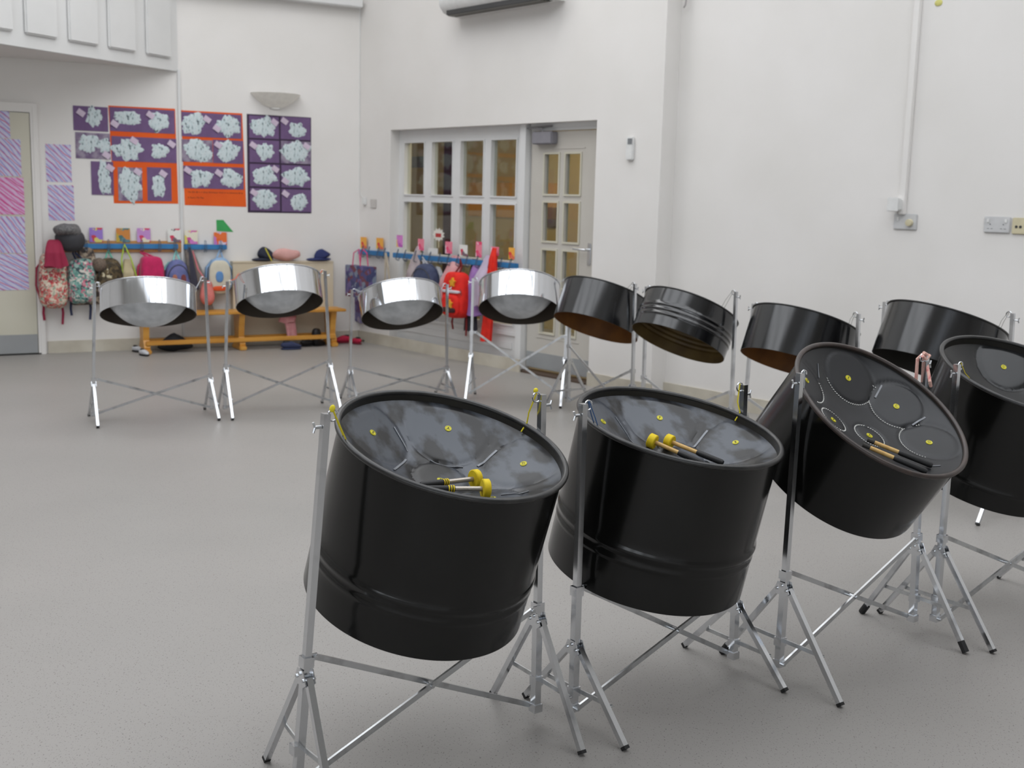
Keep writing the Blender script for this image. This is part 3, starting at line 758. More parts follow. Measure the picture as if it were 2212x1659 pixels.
    # crossed braces between the posts
    for (i, j, dy) in ((0, 1, -1), (1, 0, 1)):
        off = ld * .016 * dy; inn = across * (.03 if i == 0 else -.03)
        a_ = tops[i][2] + off + inn; b_ = V((tops[j][1].x, tops[j][1].y, low + .003)) + off
        br_ = O('cross_brace', T([loc(a_), loc(b_)], .0072, square=True, ry=.0035, xdir=(0, 0, 1)), STEELD)
        O('brace_lug', T([loc(tops[i][2] + off * .9), loc(a_ + inn * .15)], .0085, square=True, ry=.0022, xdir=(0, 0, 1)), STEEL, br_)
        O('brace_bolt', T([loc(a_ - off * .5), loc(a_ + off * .5)], .005, seg=8), STEELD, br_); O('brace_bolt', T([loc(b_ - off * .5), loc(b_ + off * .5)], .005, seg=8), STEELD, br_)
    # pivot
    A0 = tops[0][2] + across * .03; B0 = V((tops[1][1].x, tops[1][1].y, low)); A1 = tops[1][2] - across * .03; B1 = V((tops[0][1].x, tops[0][1].y, low))
    s0_ = (A0 - B1).dot(across); w_ = (B0 - A0).dot(across)
    dz0 = (B0.z - A0.z) / max(1e-6, (B0 - A0).dot(across)); dz1 = (A1.z - B1.z) / max(1e-6, (A1 - B1).dot(across))
    xx = (A0.z - B1.z - dz0 * (A0 - B1).dot(across)) / (dz1 - dz0); pv = B1 + across * xx; pv.z = B1.z + dz1 * xx
    O('pivot_bolt', T([loc(pv - ld * .022), loc(pv + ld * .022)], .0055, seg=10), STEELD)
    return t, tops[0][0], tops[1][0]

def mk(C, a, L, R, pl, pr): return Drum(C, a, L, R, pl, pr)
GB = 'big black steel drums in the front row'; GM = 'shallow black steel drums in the back row'; GS = 'chromed steel drums in the back row'
SB = 'stands under the front black drums'; SM = 'stands under the back black drums'; SS = 'stands under the chromed drums'
def notes_px(d, lst):
    pts = [(d.hit(x, y), r, h) for x, y, r, h in lst]; d.notes = [(p[0], p[1], r, h) for p, r, h in pts]

# ---- front row
pl, pr = (-.485, 2.555), (.087, 2.99)
tL = xyz_near(pl, 704, 893); tR = xyz_near(pr, 1171, 852)
st, a1, a2 = build_stand('chrome folding stand nearest the camera, holding the leftmost big black drum', SB, pl, pr, (.56, -.83), tL, tR, zat(pl, 1430), zat(pr, 1310), zat(pl, 1449), zat(pr, 1325),
    feetL=[(-.597, 2.738), (-.365, 2.385)], feetR=[(-.032, 3.164), (.206, 2.813)], low=.045)
d = mk((-.141, 2.789, .825), (.226, -.195, .954), .438, .295, pl, pr); D1_ = d; d.lip = .019
notes_px(d, [(968, 926, .118, .010), (805, 935, .098, .010), (1131, 1002, .10, .010), (951, 1037, .075, .007), (1062, 1078, .07, .006)])
dt = build_drum(d, 'leftmost big black drum, two mallets with grey metal shafts lying in it', GB, 'big', face=WORN, under=SOOT, outer=BLACKP, inside=SOOT, rim=BLACKR, ridges=[(.302, .017, .0045), (.334, .012, .002)], Rb=.287,
    texts=[(805, 935, 'E', .0088), (968, 926, 'A', .0088), (1131, 1002, 'D', .0088), (951, 1037, 'F', .0085), (1064, 1076, 'G', .0085)],
    strips=[((851, 923.5), (880, 976.6), .0035), ((928.7, 995), (999.9, 1010), .004), ((1031.6, 1008), (1073, 974), .006), ((851, 1016), (877, 993.7), .006), ((1082, 1070), (1142, 1062), .002)])
cord(d, dt, a1, YCORD, tail=1, at=(738, 950)); cord(d, dt, a2, YCORD, tail=2, at=(1133, 920), double=False, r=.002)

pl, pr = (.19, 3.0), (.704, 3.40)
tL = xyz_near(pl, 1260, 872); tR = xyz_near(pr, 1607, 831)
st, a1, a2 = build_stand('chrome folding stand holding the middle big black drum with wooden mallets', SB, pl, pr, (.6, -.8), tL, tR, zat(pl, 1276), zat(pr, 1262), zat(pl, 1386), zat(pr, 1300),
    feetL=[(.062, 3.157), (.321, 2.844)], feetR=[(.58, 3.572), (.828, 3.235)], low=.045)
d = mk((.473, 3.184, .806), (.167, -.149, .975), .439, .295, pl, pr); D2_ = d; d.lip = .019
notes_px(d, [(1425, 903, .118, .010), (1303, 911, .09, .010), (1589, 956, .105, .010), (1470, 985, .07, .006)])
dt = build_drum(d, 'second big black drum from the left, two yellow headed mallets with wooden shafts in it', GB, 'big', face=WORN, under=SOOT, outer=BLACKP, inside=SOOT, rim=BLACKR, ridges=[(.288, .017, .0045), (.320, .012, .002)], Rb=.287,
    texts=[(1303, 911, 'C', .009), (1425, 903, 'F', .009), (1589, 956, 'B', .009)],
    strips=[((1495, 967.7), (1528, 931), .006), ((1520, 993), (1536, 1002.5), .005), ((1329, 901), (1368, 958), .0018)])
cord(d, dt, a1, mat('blue_cord', (60, 90, 130), .7), at=(1275, 920)); cord(d, dt, a2, YCORD, at=(1591, 898), double=False, r=.002)

pl, pr = (.83, 3.335), (1.378, 3.755)
tL = xyz_near(pl, 1728, 806); tR = xyz_near(pr, 2000, 768)
st, a1, a2 = build_stand('chrome folding stand with black rubber feet under the steeply tilted drum', SB, pl, pr, (.58, -.81), tL, tR, zat(pl, 1241), zat(pr, 1160), zat(pl, 1260), zat(pr, 1176),
    feetL=[(.695, 3.526), (.968, 3.145)], feetR=[(1.262, 3.931), (1.493, 3.578)], caps=((0, 0), (1, 0), (1, 1)), low=.05)
d = mk((1.123, 3.463, .824), (.350, -.455, .819), .275, .295, pl, pr); D3_ = d; d.lip = .008; d.dep = .075
n3 = [(1832, 817, .094, .006), (1936, 878, .088, .006), (2007, 956, .086, .006), (1743, 822, .075, .005), (1801, 906, .046, .005), (1878, 941, .05, .005)]
notes_px(d, n3)
dt = build_drum(d, 'steeply tilted big black drum with white dashed circles chalked on its face', GB, 'big', face=DARKF, under=SOOT, outer=BLACKP, inside=SOOT, rim=RUSTR, Rb=.287,
    texts=[(1832, 817, 'E', .0098), (1936, 878, 'C', .0098), (2007, 956, 'D', .0098), (1743, 822, 'G', .0088), (1800, 907, 'F', .0094), (1878, 941, 'A', .0098)],
    strips=[((1889.8, 859.5), (1904, 833), .0055), ((1970, 919), (1998, 902), .0055), ((1766.4, 786), (1768.6, 816.5), .002), ((2002, 1007.8), (2031, 1006.4), .002)])
CHALK = mat('white_chalk', (215, 215, 210), .8)
for i, (nx, ny, nr, nh) in enumerate(d.notes):
    bm = bmesh.new(); K = int(2 * pi * nr / .0078)
    for k in range(K):
        an = 2 * pi * k / K; p = (nx + nr * cos(an), ny + nr * sin(an))
        if math.hypot(*p) > d.Rs * (.70 if i < 4 else .93): continue
        if any(math.hypot(p[0] - q[0], p[1] - q[1]) < q[2] - .003 for j, q in enumerate(d.notes) if j != i): continue
        tg = V((-sin(an + .5), cos(an + .5), 0)); c_ = V((p[0], p[1], d.z(*p) + .0012)); tube(bm, [c_ - tg * .0027, c_ + tg * .0027], .0011, square=True, ry=.0006)
    if len(bm.verts): obj('chalk_circle', bm, CHALK, dt)
cord(d, dt, a1, WCORD, r=.0022)
tl = d.Mi @ V(a2); q1 = d.Mi @ xyz_near(pr, 1976, 826); q2 = d.Mi @ xyz_near(pr, 2006, 832); nn = d.Mi.to_3x3() @ V((0, -.02, 0))
for pts in ([tl, tl + V((-.01, 0, -.02)), q1 + nn * .5], [tl + V((0, 0, .006)), tl + V((.028, -.004, -.004)), tl + V((.030, -.008, -.02)), q2 + nn * .6 + V((-.02, .0, .02)), q2 + nn], [tl + V((-.012, -.008, .0)), tl + V((.012, -.014, -.012)), tl + V((.03, -.008, .0))]):
    obj('hanging_rope', T(pts, .0055, seg=8), PINKR, dt, True)

pl = (1.456, 3.76); c4 = V((1.777, 3.973, .863)); pr = (2.05, 4.20)
tL = xyz_near(pl, 2068, 787); tR = V((2.04, 4.19, .90))
st, a1, a2 = build_stand('chrome folding stand under the big drum cut by the right edge', SB, pl, pr, (.6, -.8), tL, tR, zat(pl, 1163), .27, zat(pl, 1182), .25,
    feetL=[(1.326, 3.936), (1.586, 3.584)], low=.05)
d = mk(c4, (.163, -.307, .938), .400, .295, pl, pr); D4_ = d
notes_px(d, [(2168, 793, .105, .016)])
dt = build_drum(d, 'big black drum half cut off by the right edge of the photo', GB, 'big', face=DARKF2, under=SOOT, outer=BLACKP, inside=SOOT, rim=BLACKR, ridges=[(.33, .012, .003)], Rb=.287, texts=[(2168, 793, 'D', .0098)])
cord(d, dt, a1, YCORD, r=.0012, double=False)

# ---- back row, black
for nm, C, a_, L_, R_d, pl, pr, (tl_, tr_), lab, slab, kw in (
    ('B1', (.602, 7.563, .829), (.283, .299, .911), .244, .289, (.39, 7.84), (.77, 7.28), ((1231, 602), (1372, 613)), 'shallow black drum beside the chromed row, brown paint showing inside its skirt', 'stand of the shallow black drum next to the chromed row', dict(under=BROWN, inside=BROWN)),
    ('B2', (1.041, 6.775, .816), (.356, .299, .885), .228, .289, (.81, 7.02), (1.26, 6.52), ((1397, 619), (1590, 630)), 'shallow black drum with ribbed rings round its skirt', 'stand of the shallow drum with ribbed rings', dict(under=OLIVE, inside=OLIVE, ridges=[(.10, .012, .003), (.128, .012, .004), (.156, .012, .004)])),
    ('B3', (1.547, 6.110, .820), (.276, .241, .930), .243, .289, (1.295, 6.35), (1.775, 5.87), ((1628, 656), (1855, 678)), 'shallow black drum partly hidden behind the steeply tilted drum', 'stand of the shallow drum behind the steeply tilted drum', dict(under=BROWN, inside=BROWN)),
    ('B4', (2.074, 5.524, .897), (.31, .183, .933), .243, .289, (1.854, 5.78), (2.30, 5.262), ((1912, 652), (2188, 677)), 'shallow black drum with a dark inside at the far right', 'stand of the rightmost shallow black drum', dict(under=SOOT, inside=SOOT))):
    hm = (pl[0] - pr[0], pl[1] - pr[1]); ld = V((-hm[1], hm[0])).normalized(); ld = (-ld[0], -ld[1])
    tL = xyz_near(pl, *tl_); tR = xyz_near(pr, *tr_)
    zb = {'B1': (.44, .36), 'B2': (.36, .36), 'B3': (.36, .36), 'B4': (.40, .40)}[nm]
    st, a1, a2 = build_stand(slab, SM, pl, pr, ld, tL, tR, zb[0], zb[1], zb[0] - .09, zb[1] - .09, low=.06)
    d = mk(C, a_, L_, R_d, pl, pr); d.dep = .10
    dt = build_drum(d, lab, GM, 'small', face=DARKF, outer=BLACKB, rim=BLACKR, Rb=R_d - .005, **kw)
    cord(d, dt, a1, WCORD if nm != 'B1' else PINKR, r=.0013 if nm != 'B1' else .004, tail=3 if nm == 'B1' else None); cord(d, dt, a2, mat('dark_cord', (120, 118, 112), .7), r=.0013)

# ---- back row, chromed
for nm, C, a_, L_, pl, pr, (tl_, tr_), (zl, zr_), lab, slab in (
    ('S1', (-2.248, 7.099, .811), (-.106, .343, .933), .157, (-2.571, 6.99), (-1.927, 7.317), ((204, 612), (443, 600)), (821, 812), 'leftmost chromed drum, in front of the hanging school bags', 'leftmost of the chrome stands in the back row'),
    ('S2', (-1.555, 7.59, .862), (-.168, .374, .912), .173, (-1.847, 7.337), (-1.21, 7.66), ((491, 608), (702, 585)), (791, 781), 'highest hung chromed drum, in front of the wooden bench', 'chrome stand in front of the wooden bench'),
    ('S3', (-.796, 8.029, .749), (-.171, .425, .889), .158, (-1.12, 7.87), (-.468, 8.18), ((760, 626), (966, 614)), (796, 794), 'lowest hung chromed drum, in front of the red backpack', 'chrome stand between the blue gift bag and the red backpack'),
    ('S4', (.037, 8.158, .820), (.009, .459, .889), .183, (-.297, 8.17), (.366, 8.08), ((1022, 601), (1229, 603)), (718, 727), 'chromed drum in front of the door, beside the black drums', 'chrome stand in front of the door frame')):
    hm = (pr[0] - pl[0], pr[1] - pl[1]); ld = V((hm[1], -hm[0])).normalized()
    tL = xyz_near(pl, *tl_); tR = xyz_near(pr, *tr_)
    zl = zat(pl, zl); zr_ = zat(pr, zr_); dh_ = .012 if nm != 'S4' else .15
    st, a1, a2 = build_stand(slab, SS, pl, pr, (ld[0], ld[1]), tL, tR, zl, zr_, zl - dh_, zr_ - dh_, low=.045)
    sc_ = 1.0 if nm != 'S2' else 7.59 / 7.684
    d = mk(C, a_, L_, .289 * sc_, pl, pr); d.dep = L_ + (.055 if nm == 'S1' else .035); d.pw = 2.5
    dt = build_drum(d, lab, GS, 'small', face=BOWLM, under=BOWLM, outer=CHROME, inside=m_('brown_black_inside', (66, 58, 50), rough=.35), rim=CHROME, Rb=.289 * sc_ - .005)
    cm = mat('orange_cord', (225, 110, 70), .7) if nm == 'S2' else WCORD
    cord(d, dt, a1, cm, r=.0016); cord(d, dt, a2, cm, r=.0016)

# ---- mallets lying in the drums
def mallet(d, label, head, mid, end, head_r, hl, shaft_m, bands, lift=(.010, .008), group='mallets in the drums', wood_frac=.5, yaw=0):
    def P(px, h):
        x, y = d.hit(*px); rr = math.hypot(x, y)
        if rr > d.Rs - .014: x *= (d.Rs - .014) / rr; y *= (d.Rs - .014) / rr
        return V((x, y, d.z(x, y) + h))
    def aim(px, h):
        q = V((px[0], px[1]))
        for _ in range(6):
            w_ = d.M @ P((q.x, q.y), h); e = proj(w_); q += V((px[0] - e[0], px[1] - e[1])) * .8
        return w_
    A = aim(head, lift[0]); B = aim(end, lift[1]); dirn = (B - A).normalized(); Lm = (B - A).length
    t = thing('mallet', label, 'mallet', A, 0, group)
    def o(n_, bm, m, par=None, sm=True): return obj(n_, bm, m, par or t, sm)
    sp = Lm * wood_frac
    o('shaft', T([dirn * -.0, dirn * (sp + .01)], .0063, seg=14), shaft_m)
    o('grip', T([dirn * sp, dirn * (sp + .008), dirn * (Lm - .004), dirn * Lm], [.007, .0085, .0085, .0065], seg=14), BLACK)
    if bands:
        for k in range(3): o('grip_band', T([dirn * (sp + .002 + k * .006), dirn * (sp + .005 + k * .006)], .0090, seg=14), YEL)
    bm = bmesh.new(); x, y = frame_of(dirn); rr = head_r
    if hl > .012:
        tube(bm, [dirn * -hl * .5, dirn * (-hl * .5 + .002), dirn * (hl * .5 - .002), dirn * hl * .5], [rr * .9, rr, rr, rr * .9], seg=28); o('head', bm, YEL)
    else: tube(bm, [dirn * -.012, dirn * .010], rr, seg=14); o('head', bm, m_('dark_rubber_tip', (52, 50, 46)))
    return t
GREYSH = mat('grey_metal_shaft', (176, 168, 158), .3, metal=.7)
mallet(D1_, 'yellow headed mallet with a metal shaft, farther of the pair in the leftmost big drum', (1027, 1034), (974, 1042), (908, 1048), .0235, .017, GREYSH, True, lift=(.024, .014))
mallet(D1_, 'yellow headed mallet with a metal shaft, nearer of the pair in the leftmost big drum', (1049, 1056), (985, 1052), (915, 1056), .0245, .018, GREYSH, True, lift=(.025, .014))
mallet(D2_, 'left wooden mallet with a yellow head in the second big drum', (1409, 953), (1466, 983), (1518, 1001), .0215, .022, PINE, False, lift=(.023, .012), wood_frac=.52)
mallet(D2_, 'right wooden mallet with a yellow head in the second big drum', (1446, 953), (1507, 981), (1562, 1000), .020, .022, PINE, False, lift=(.022, .010), wood_frac=.52)
mallet(D3_, 'upper of two plain wooden mallets in the steeply tilted drum', (1882, 953), (1930, 992), (2014, 1006), .0065, .01, PINE, False, lift=(.012, .010), wood_frac=.45)
mallet(D3_, 'lower of two plain wooden mallets in the steeply tilted drum', (1872, 964), (1925, 998), (2002, 1019), .0065, .01, PINE, False, lift=(.014, .013), wood_frac=.45)

# ================================================================== LEFT WALL: drawings and collages
HM = []
def sheet(wall, name, label, cat, group, x0, y0, x1, y1, m, off=.001, th=.0015, tilt=0, w4=None):
    s0, s1, z0, z1 = wall.rect(x0, y0, x1, y1)
    o = obj(name, BX(-(s1 - s0) / 2, (s1 - s0) / 2, -th, 0, -(z1 - z0) / 2, (z1 - z0) / 2), m, None, False, wall.w((s0 + s1) / 2, (z0 + z1) / 2, off), wall.a)
    if tilt: o.rotation_euler = (0, tilt, wall.a)
    return tag(o, label, cat, group), (s1 - s0), (z1 - z0)
def hm(i, pink):
    return hatch('crayon_%d' % i, (208, 206, 224) if not pink else (214, 184, 214), (196, 40, 110), (120, 120, 196) if not pink else (206, 80, 160), dens=.35 if not pink else .9, ang=(.75, .9, .7, 1.0, .6, .85, .8)[i % 7])
dg = 'crayon drawings on and beside the left door'
for i, (x0, y0, x1, y1, pk, lab) in enumerate(((-30, 240, 20, 298, 0, 'top crayon sheet on the left door, cut by the edge'), (-26, 300, 44, 380, 0, 'second crayon sheet down on the left door, violet and pink strokes'),
    (-24, 383, 51, 463, 1, 'third crayon sheet down on the left door, densest pink hatching'), (-20, 467, 53, 546, 0, 'fourth crayon sheet down on the left door, pale with blue lines'),
    (-20, 548, 60, 626, 0, 'lowest crayon sheet on the left door'))):
    sheet(LW, 'crayon_drawing', lab, 'drawing', dg, x0, y0, x1, y1, hm(i, pk), off=.0355, tilt=(-.01, .006, .0, .012, -.01)[i])
sheet(LW, 'crayon_drawing', 'upper crayon drawing on the wall right of the left door', 'drawing', dg, 99, 312, 154, 393, hm(5, 0))
sheet(LW, 'crayon_drawing', 'lower crayon drawing on the wall right of the left door', 'drawing', dg, 104, 400, 160, 476, hm(6, 0))

def blob(parent, wx, hz_, cx, cz, seed, m=FEATH):
    """ragged flat lump of paint and cotton stuck on the paper"""
    bm = bmesh.new(); N = 56; c0 = bm.verts.new((cx, -.006, cz)); rings = []
    for k_, (sc, y) in enumerate(((.5, -.0065), (.85, -.005), (1.0, -.0012))):
        row = []
        for k in range(N):
            a = 2 * pi * k / N; rr = sc * (1 + .42 * noise.noise(V((cos(a) * 1.7 + seed, sin(a) * 1.7, seed * .7))) + (.22 * noise.noise(V((cos(a) * 6 + seed, sin(a) * 6, 2))) if sc > .8 else 0))
            row.append(bm.verts.new((cx + cos(a) * wx / 2 * rr, y - .0006 + (.001 * noise.noise(V((a, seed, 1)))), cz + sin(a) * hz_ / 2 * rr)))
        rings.append(row)
    for k in range(N): bm.faces.new((c0, rings[0][k], rings[0][(k + 1) % N]))
    for a, b_ in zip(rings, rings[1:]):
        for k in range(N): bm.faces.new((a[k], b_[k], b_[(k + 1) % N], a[(k + 1) % N]))
    back = [bm.verts.new((v.co.x, -.0016, v.co.z)) for v in rings[-1]]
    for k in range(N): bm.faces.new((rings[-1][k], back[k], back[(k + 1) % N], rings[-1][(k + 1) % N]))
    bm.faces.new(back)
    return obj('white_collage', bm, m, parent, True)
def pic(lab, grp, x0, y0, x1, y1, blobs, m=PURP, off=.003, tags=()):
    """blobs/tags as fractions of the sheet: cx, cz(from top), w, h"""
    o, w_, h_ = sheet(LW, 'collage_picture', lab, 'picture', grp, x0, y0, x1, y1, m, off)
    for i, (fx, fz, fw, fh) in enumerate(blobs): blob(o, w_ * fw, h_ * fh, (fx - .5) * w_, (.5 - fz) * h_, seed=(x0 * .37 + y0 * .11 + i * 3.1))
    for i, (fx, fz) in enumerate(tags):
        t = obj('name_tag', BX(-.033, .033, -.0012, 0, -.024, .024), TAGM, o); t.location = ((fx - .5) * w_, -.0105, (.5 - fz) * h_); t.rotation_euler = (0, .6, 0)
    return o
g1 = 'purple collage pictures round the orange backing sheets'
def orange(lab, pts, off=.0012):
    st = [LW.at(*p) for p in pts]; bm = bmesh.new(); f = [bm.verts.new((a, -off - .001, b_)) for a, b_ in st]; k = [bm.verts.new((a, -off, b_)) for a, b_ in st]
    bm.faces.new(f); bm.faces.new(k[::-1])
    for i in range(len(f)): j = (i + 1) % len(f); bm.faces.new((f[i], k[i], k[j], f[j]))
    bmesh.ops.recalc_face_normals(bm, faces=list(bm.faces))
    return tag(obj('orange_backing_sheet', bm, ORAN, None, False, LW.p, LW.a), lab, 'backing paper', 'orange backing sheets')
orange('left orange backing sheet, left of the wall strip', ((234, 228), (378, 235), (385, 440), (246, 439)))
o_r = orange('right orange backing sheet with two lines of small writing at its foot', ((391, 238), (523, 245), (532, 447), (399, 443)))
sA = LW.rect(405, 411, 524, 421)
for k, (ln, y_) in enumerate((('..........', 413), ('....', 425))):
    a = LW.at(406, y_ + 2); b_ = LW.at(524 if k == 0 else 440, y_ + 5); bm = bmesh.new(); x = a[0]; rnd = random.Random(4 + k)
    while x < b_[0]:
        w_ = rnd.uniform(.004, .011); h0 = a[1]; box(bm, x, min(x + w_, b_[0]), -.0030, -.0023, h0 - rnd.uniform(.002, .006), h0 + rnd.uniform(.004, .010)); x += w_ + rnd.choice((.003, .003, .010))
    c = obj('caption_line', bm, m_('dark_red_brown_ink', (150, 62, 22)), o_r)
pic('purple collage at the top left of the group, beyond the orange sheet', g1, 158, 230, 233, 283, [(.58, .42, .44, .78)], tags=[(.22, .28)])
pic('washed grey collage under the top left purple one', g1, 163, 287, 238, 343, [(.38, .42, .62, .66), (.8, .45, .35, .5)], m=GREYPUR, tags=[(.88, .84)])
pic('small upright purple collage left of the orange sheet foot', g1, 197, 349, 245, 421, [(.58, .50, .60, .95)], tags=[(.85, .18)], off=.0045)
pic('wide purple collage across the top of the left orange sheet', g1, 237, 235, 377, 286, [(.28, .40, .50, .52), (.76, .52, .32, .80)], tags=[(.07, .70), (.62, .25)])
pic('wide purple collage across the middle of the left orange sheet', g1, 241, 297, 381, 350, [(.24, .5, .44, .9), (.74, .50, .28, .62)], tags=[(.34, .15), (.92, .22)])
pic('left of two upright collages at the foot of the left orange sheet', g1, 255, 362, 307, 434, [(.5, .52, .96, .92)], m=GREYPUR, tags=[(.82, .12)])
pic('right of two upright collages at the foot of the left orange sheet', g1, 318, 362, 370, 434, [(.46, .56, .56, .62)], tags=[(.66, .18)])
pic('purple collage across the top of the right orange sheet', g1, 392, 245, 521, 297, [(.20, .48, .36, .86), (.78, .48, .38, .88)], tags=[(.42, .26), (.58, .62)])
pic('washed collage in the middle left of the right orange sheet', g1, 392, 302, 459, 350, [(.5, .5, .9, .95)], m=GREYPUR)
pic('purple collage in the middle right of the right orange sheet', g1, 460, 303, 525, 353, [(.5, .5, .68, .85)], tags=[(.16, .22)])
pic('purple collage low on the right orange sheet, above the writing', g1, 396, 360, 526, 408, [(.30, .52, .40, .84), (.80, .50, .34, .86)], tags=[(.07, .2), (.58, .28)])
bs_ = LW.rect(534, 251, 671, 458)
sheet(LW, 'display_board', 'dark purple backing of the two by four grid of collages', 'display board', None, 534, 250, 672, 460, DPUR, off=.0012)
g2 = 'collages in the two by four grid'
rows_ = ('top', 'second', 'third', 'bottom')
for r in range(4):
    for c in range(2):
        x0 = 538 + c * 68 + r * .8; y0 = 251 + r * 52 + c * 2.5
        bl_ = [(.5, .5, .82, .86)] if (r, c) != (1, 1) else [(.5, .5, .98, .98)]
        if (r, c) in ((0, 1), (3, 1)): bl_ = [(.58, .55, .6, .72)]
        if (r, c) in ((1, 0),): bl_ = [(.52, .5, .62, .72)]
        pic('%s collage in the %s column of the purple grid' % (rows_[r], ('left', 'right')[c]), g2, x0, y0, x0 + 64, y0 + 48, bl_, m=GREYPUR if (r, c) == (1, 1) else PURP, tags=[[(.85, .25), (.12, .2), (.12, .25), (.85, .2), (.85, .2), (.12, .72), (.12, .2), (.12, .2)][r * 2 + c]])
# green paper corner
bm = bmesh.new(); st = [LW.at(*p) for p in ((467, 475), (482, 475), (504, 501), (468, 499))]; f = [bm.verts.new((a, -.003, b_)) for a, b_ in st]; k = [bm.verts.new((a, -.001, b_)) for a, b_ in st]
bm.faces.new(f); bm.faces.new(k[::-1])
for i in range(4): bm.faces.new((f[i], k[i], k[(i + 1) % 4], f[(i + 1) % 4]))
tag(obj('green_card', bm, mat('green_card', (58, 160, 86), .7), None, False, LW.p, LW.a), 'green paper wedge on the wall above the last peg card', 'paper')

# ================================================================== coat rails, cards, bags
def wire_hook(parent, s, z, y0=-.03, m=WIRE):
    for dx in (-.009, .009):
        pts = [(s + dx, y0, z - .04), (s + dx, y0 - .030, z - .06), (s + dx, y0 - .045, z - .035), (s + dx * .6, y0 - .038, z)]
        yield pts
def rail(wall, label, x0, y0, x1, y1, hooks, backing=None, th=.022):
    a = wall.at(x0, y0, .02); b_ = wall.at(x1, y1, .02); zc = (a[1] + b_[1]) / 2; h = .045
    t = wthing(wall, 'coat_rail', label, 'coat rail', 0, 0, 0, 'blue coat rails')
    o = obj('rail_board', BX(a[0], b_[0], -.02 - th, -.0 - (.02 if backing else .0), zc - h / 2, zc + h / 2, bev=.004), BLUEM, t)
    if backing:
        c = wall.at(backing[0], (backing[1] + backing[3]) / 2, .0); e = wall.at(backing[2], (backing[1] + backing[3]) / 2, .0)
        obj('batten', BX(c[0], e[0], -.02, -.0005, zc - .052, zc + .048, bev=.003), BACKW, t)
    for hx_ in hooks:
        s = wall.at(hx_, (y0 + y1) / 2, .05)[0]; bm = bmesh.new()
        for dx in (-.008, .008):
            tube(bm, [(s + dx, -.04, zc - .012), (s + dx, -.058, zc - .045), (s + dx, -.085, zc - .03), (s + dx, -.075, zc + .01), (s + dx * .7, -.060, zc + .055)], .0028, seg=6)
        tube(bm, [(s - .0056, -.060, zc + .055), (s, -.058, zc + .062), (s + .0056, -.060, zc + .055)], .0028, seg=6)
        obj('coat_hook', bm, WIRE, t, True)
    return zc
CARDM = [spots('card_print_%d' % i, c, 24, .6) for i, c in enumerate((
    [(200, 60, 80), (150, 110, 190), (215, 205, 110), (150, 120, 200)], [(70, 110, 110), (190, 160, 60), (90, 130, 140), (200, 130, 60)], [(205, 60, 100), (190, 150, 205), (225, 215, 190), (190, 140, 200)],
    [(205, 60, 90), (215, 215, 210), (120, 100, 110), (225, 225, 220)], [(200, 80, 150), (220, 205, 100), (205, 120, 190), (225, 220, 200)], [(225, 100, 40), (190, 120, 190), (215, 200, 215), (225, 110, 50)],
    [(215, 60, 60), (235, 190, 70), (220, 110, 80), (235, 170, 70)], [(205, 120, 190), (230, 190, 60), (180, 90, 180), (210, 130, 200)], [(225, 70, 110), (235, 200, 215), (220, 90, 130), (230, 130, 150)]))]
def card(wall, label, x0, y0, x1, y1, mi, off=.03, lean=.10):
    s0, s1, z0, z1 = wall.rect(x0, y0, x1, y1, off)
    o = obj('peg_card', BX(-(s1 - s0) / 2, (s1 - s0) / 2, -.0015, 0, 0, z1 - z0), CARDM[mi] if isinstance(mi, int) else mi, None, False, wall.w((s0 + s1) / 2, z0, off), wall.a)
    o.rotation_euler = (-.0, 0, wall.a); return tag(o, label, 'card', 'small picture cards above the coat pegs')
zr1 = rail(LW, 'long blue coat rail on a wooden batten, left of the wall strip', 140, 530, 384, 534, (160, 185, 234, 268, 306, 344, 377), backing=(130, 522, 395, 545))
rail(LW, 'short blue coat rail right of the wall strip', 397, 533, 489, 534, (407, 443, 476))
zr3 = rail(RW, 'short blue coat rail nearest the room corner', 777, 546, 838, 547, (786, 800, 820, 834))
rail(RW, 'long blue coat rail across the window screen', 852, 552, 1117, 574, (862, 878, 900, 915, 932, 953, 972, 992, 1012, 1034, 1062, 1086, 1106))
for a in ((193, 492, 222, 523, 0, 'peg card over the leopard print coat'), (251, 493, 281, 523, 1, 'dark yellow and teal peg card over the lime strap'), (296, 493, 325, 523, 2, 'pink peg card over the crimson backpack'), (362, 494, 391, 523, 3, 'peg card touching the wall strip, left side'),
          (399, 498, 427, 527, 4, 'peg card just right of the wall strip'), (462, 502, 490, 529, 5, 'orange and lilac peg card under the green wedge')):
    card(LW, a[5], *a[:5], off=.024)
for a in ((779, 512, 792, 536, 6, 'first red and yellow peg card from the room corner'), (813, 514, 828, 538, 6, 'second red and yellow peg card from the room corner'), (857, 508, 870, 534, 7, 'pink and yellow peg card left of the window panes'),
          (903, 516, 916, 541, 8, 'pink peg card in front of the first window column'), (925, 536, 946, 548, WHITEP, 'low white peg card in front of the second window column'), (962, 522, 977, 548, 8, 'pale pink peg card between the second and third window columns'), (992, 529, 1010, 553, 3, 'white and pink peg card in front of the third window column'),
          (1028, 522, 1041, 556, 8, 'tall coral pink peg card between the third and fourth window columns'), (1060, 533, 1078, 552, 8, 'pink peg card above the red scarf'), (1099, 535, 1112, 560, 6, 'yellow and red peg card at the right end of the rail')):
    card(RW, a[5], *a[:5], off=.024)
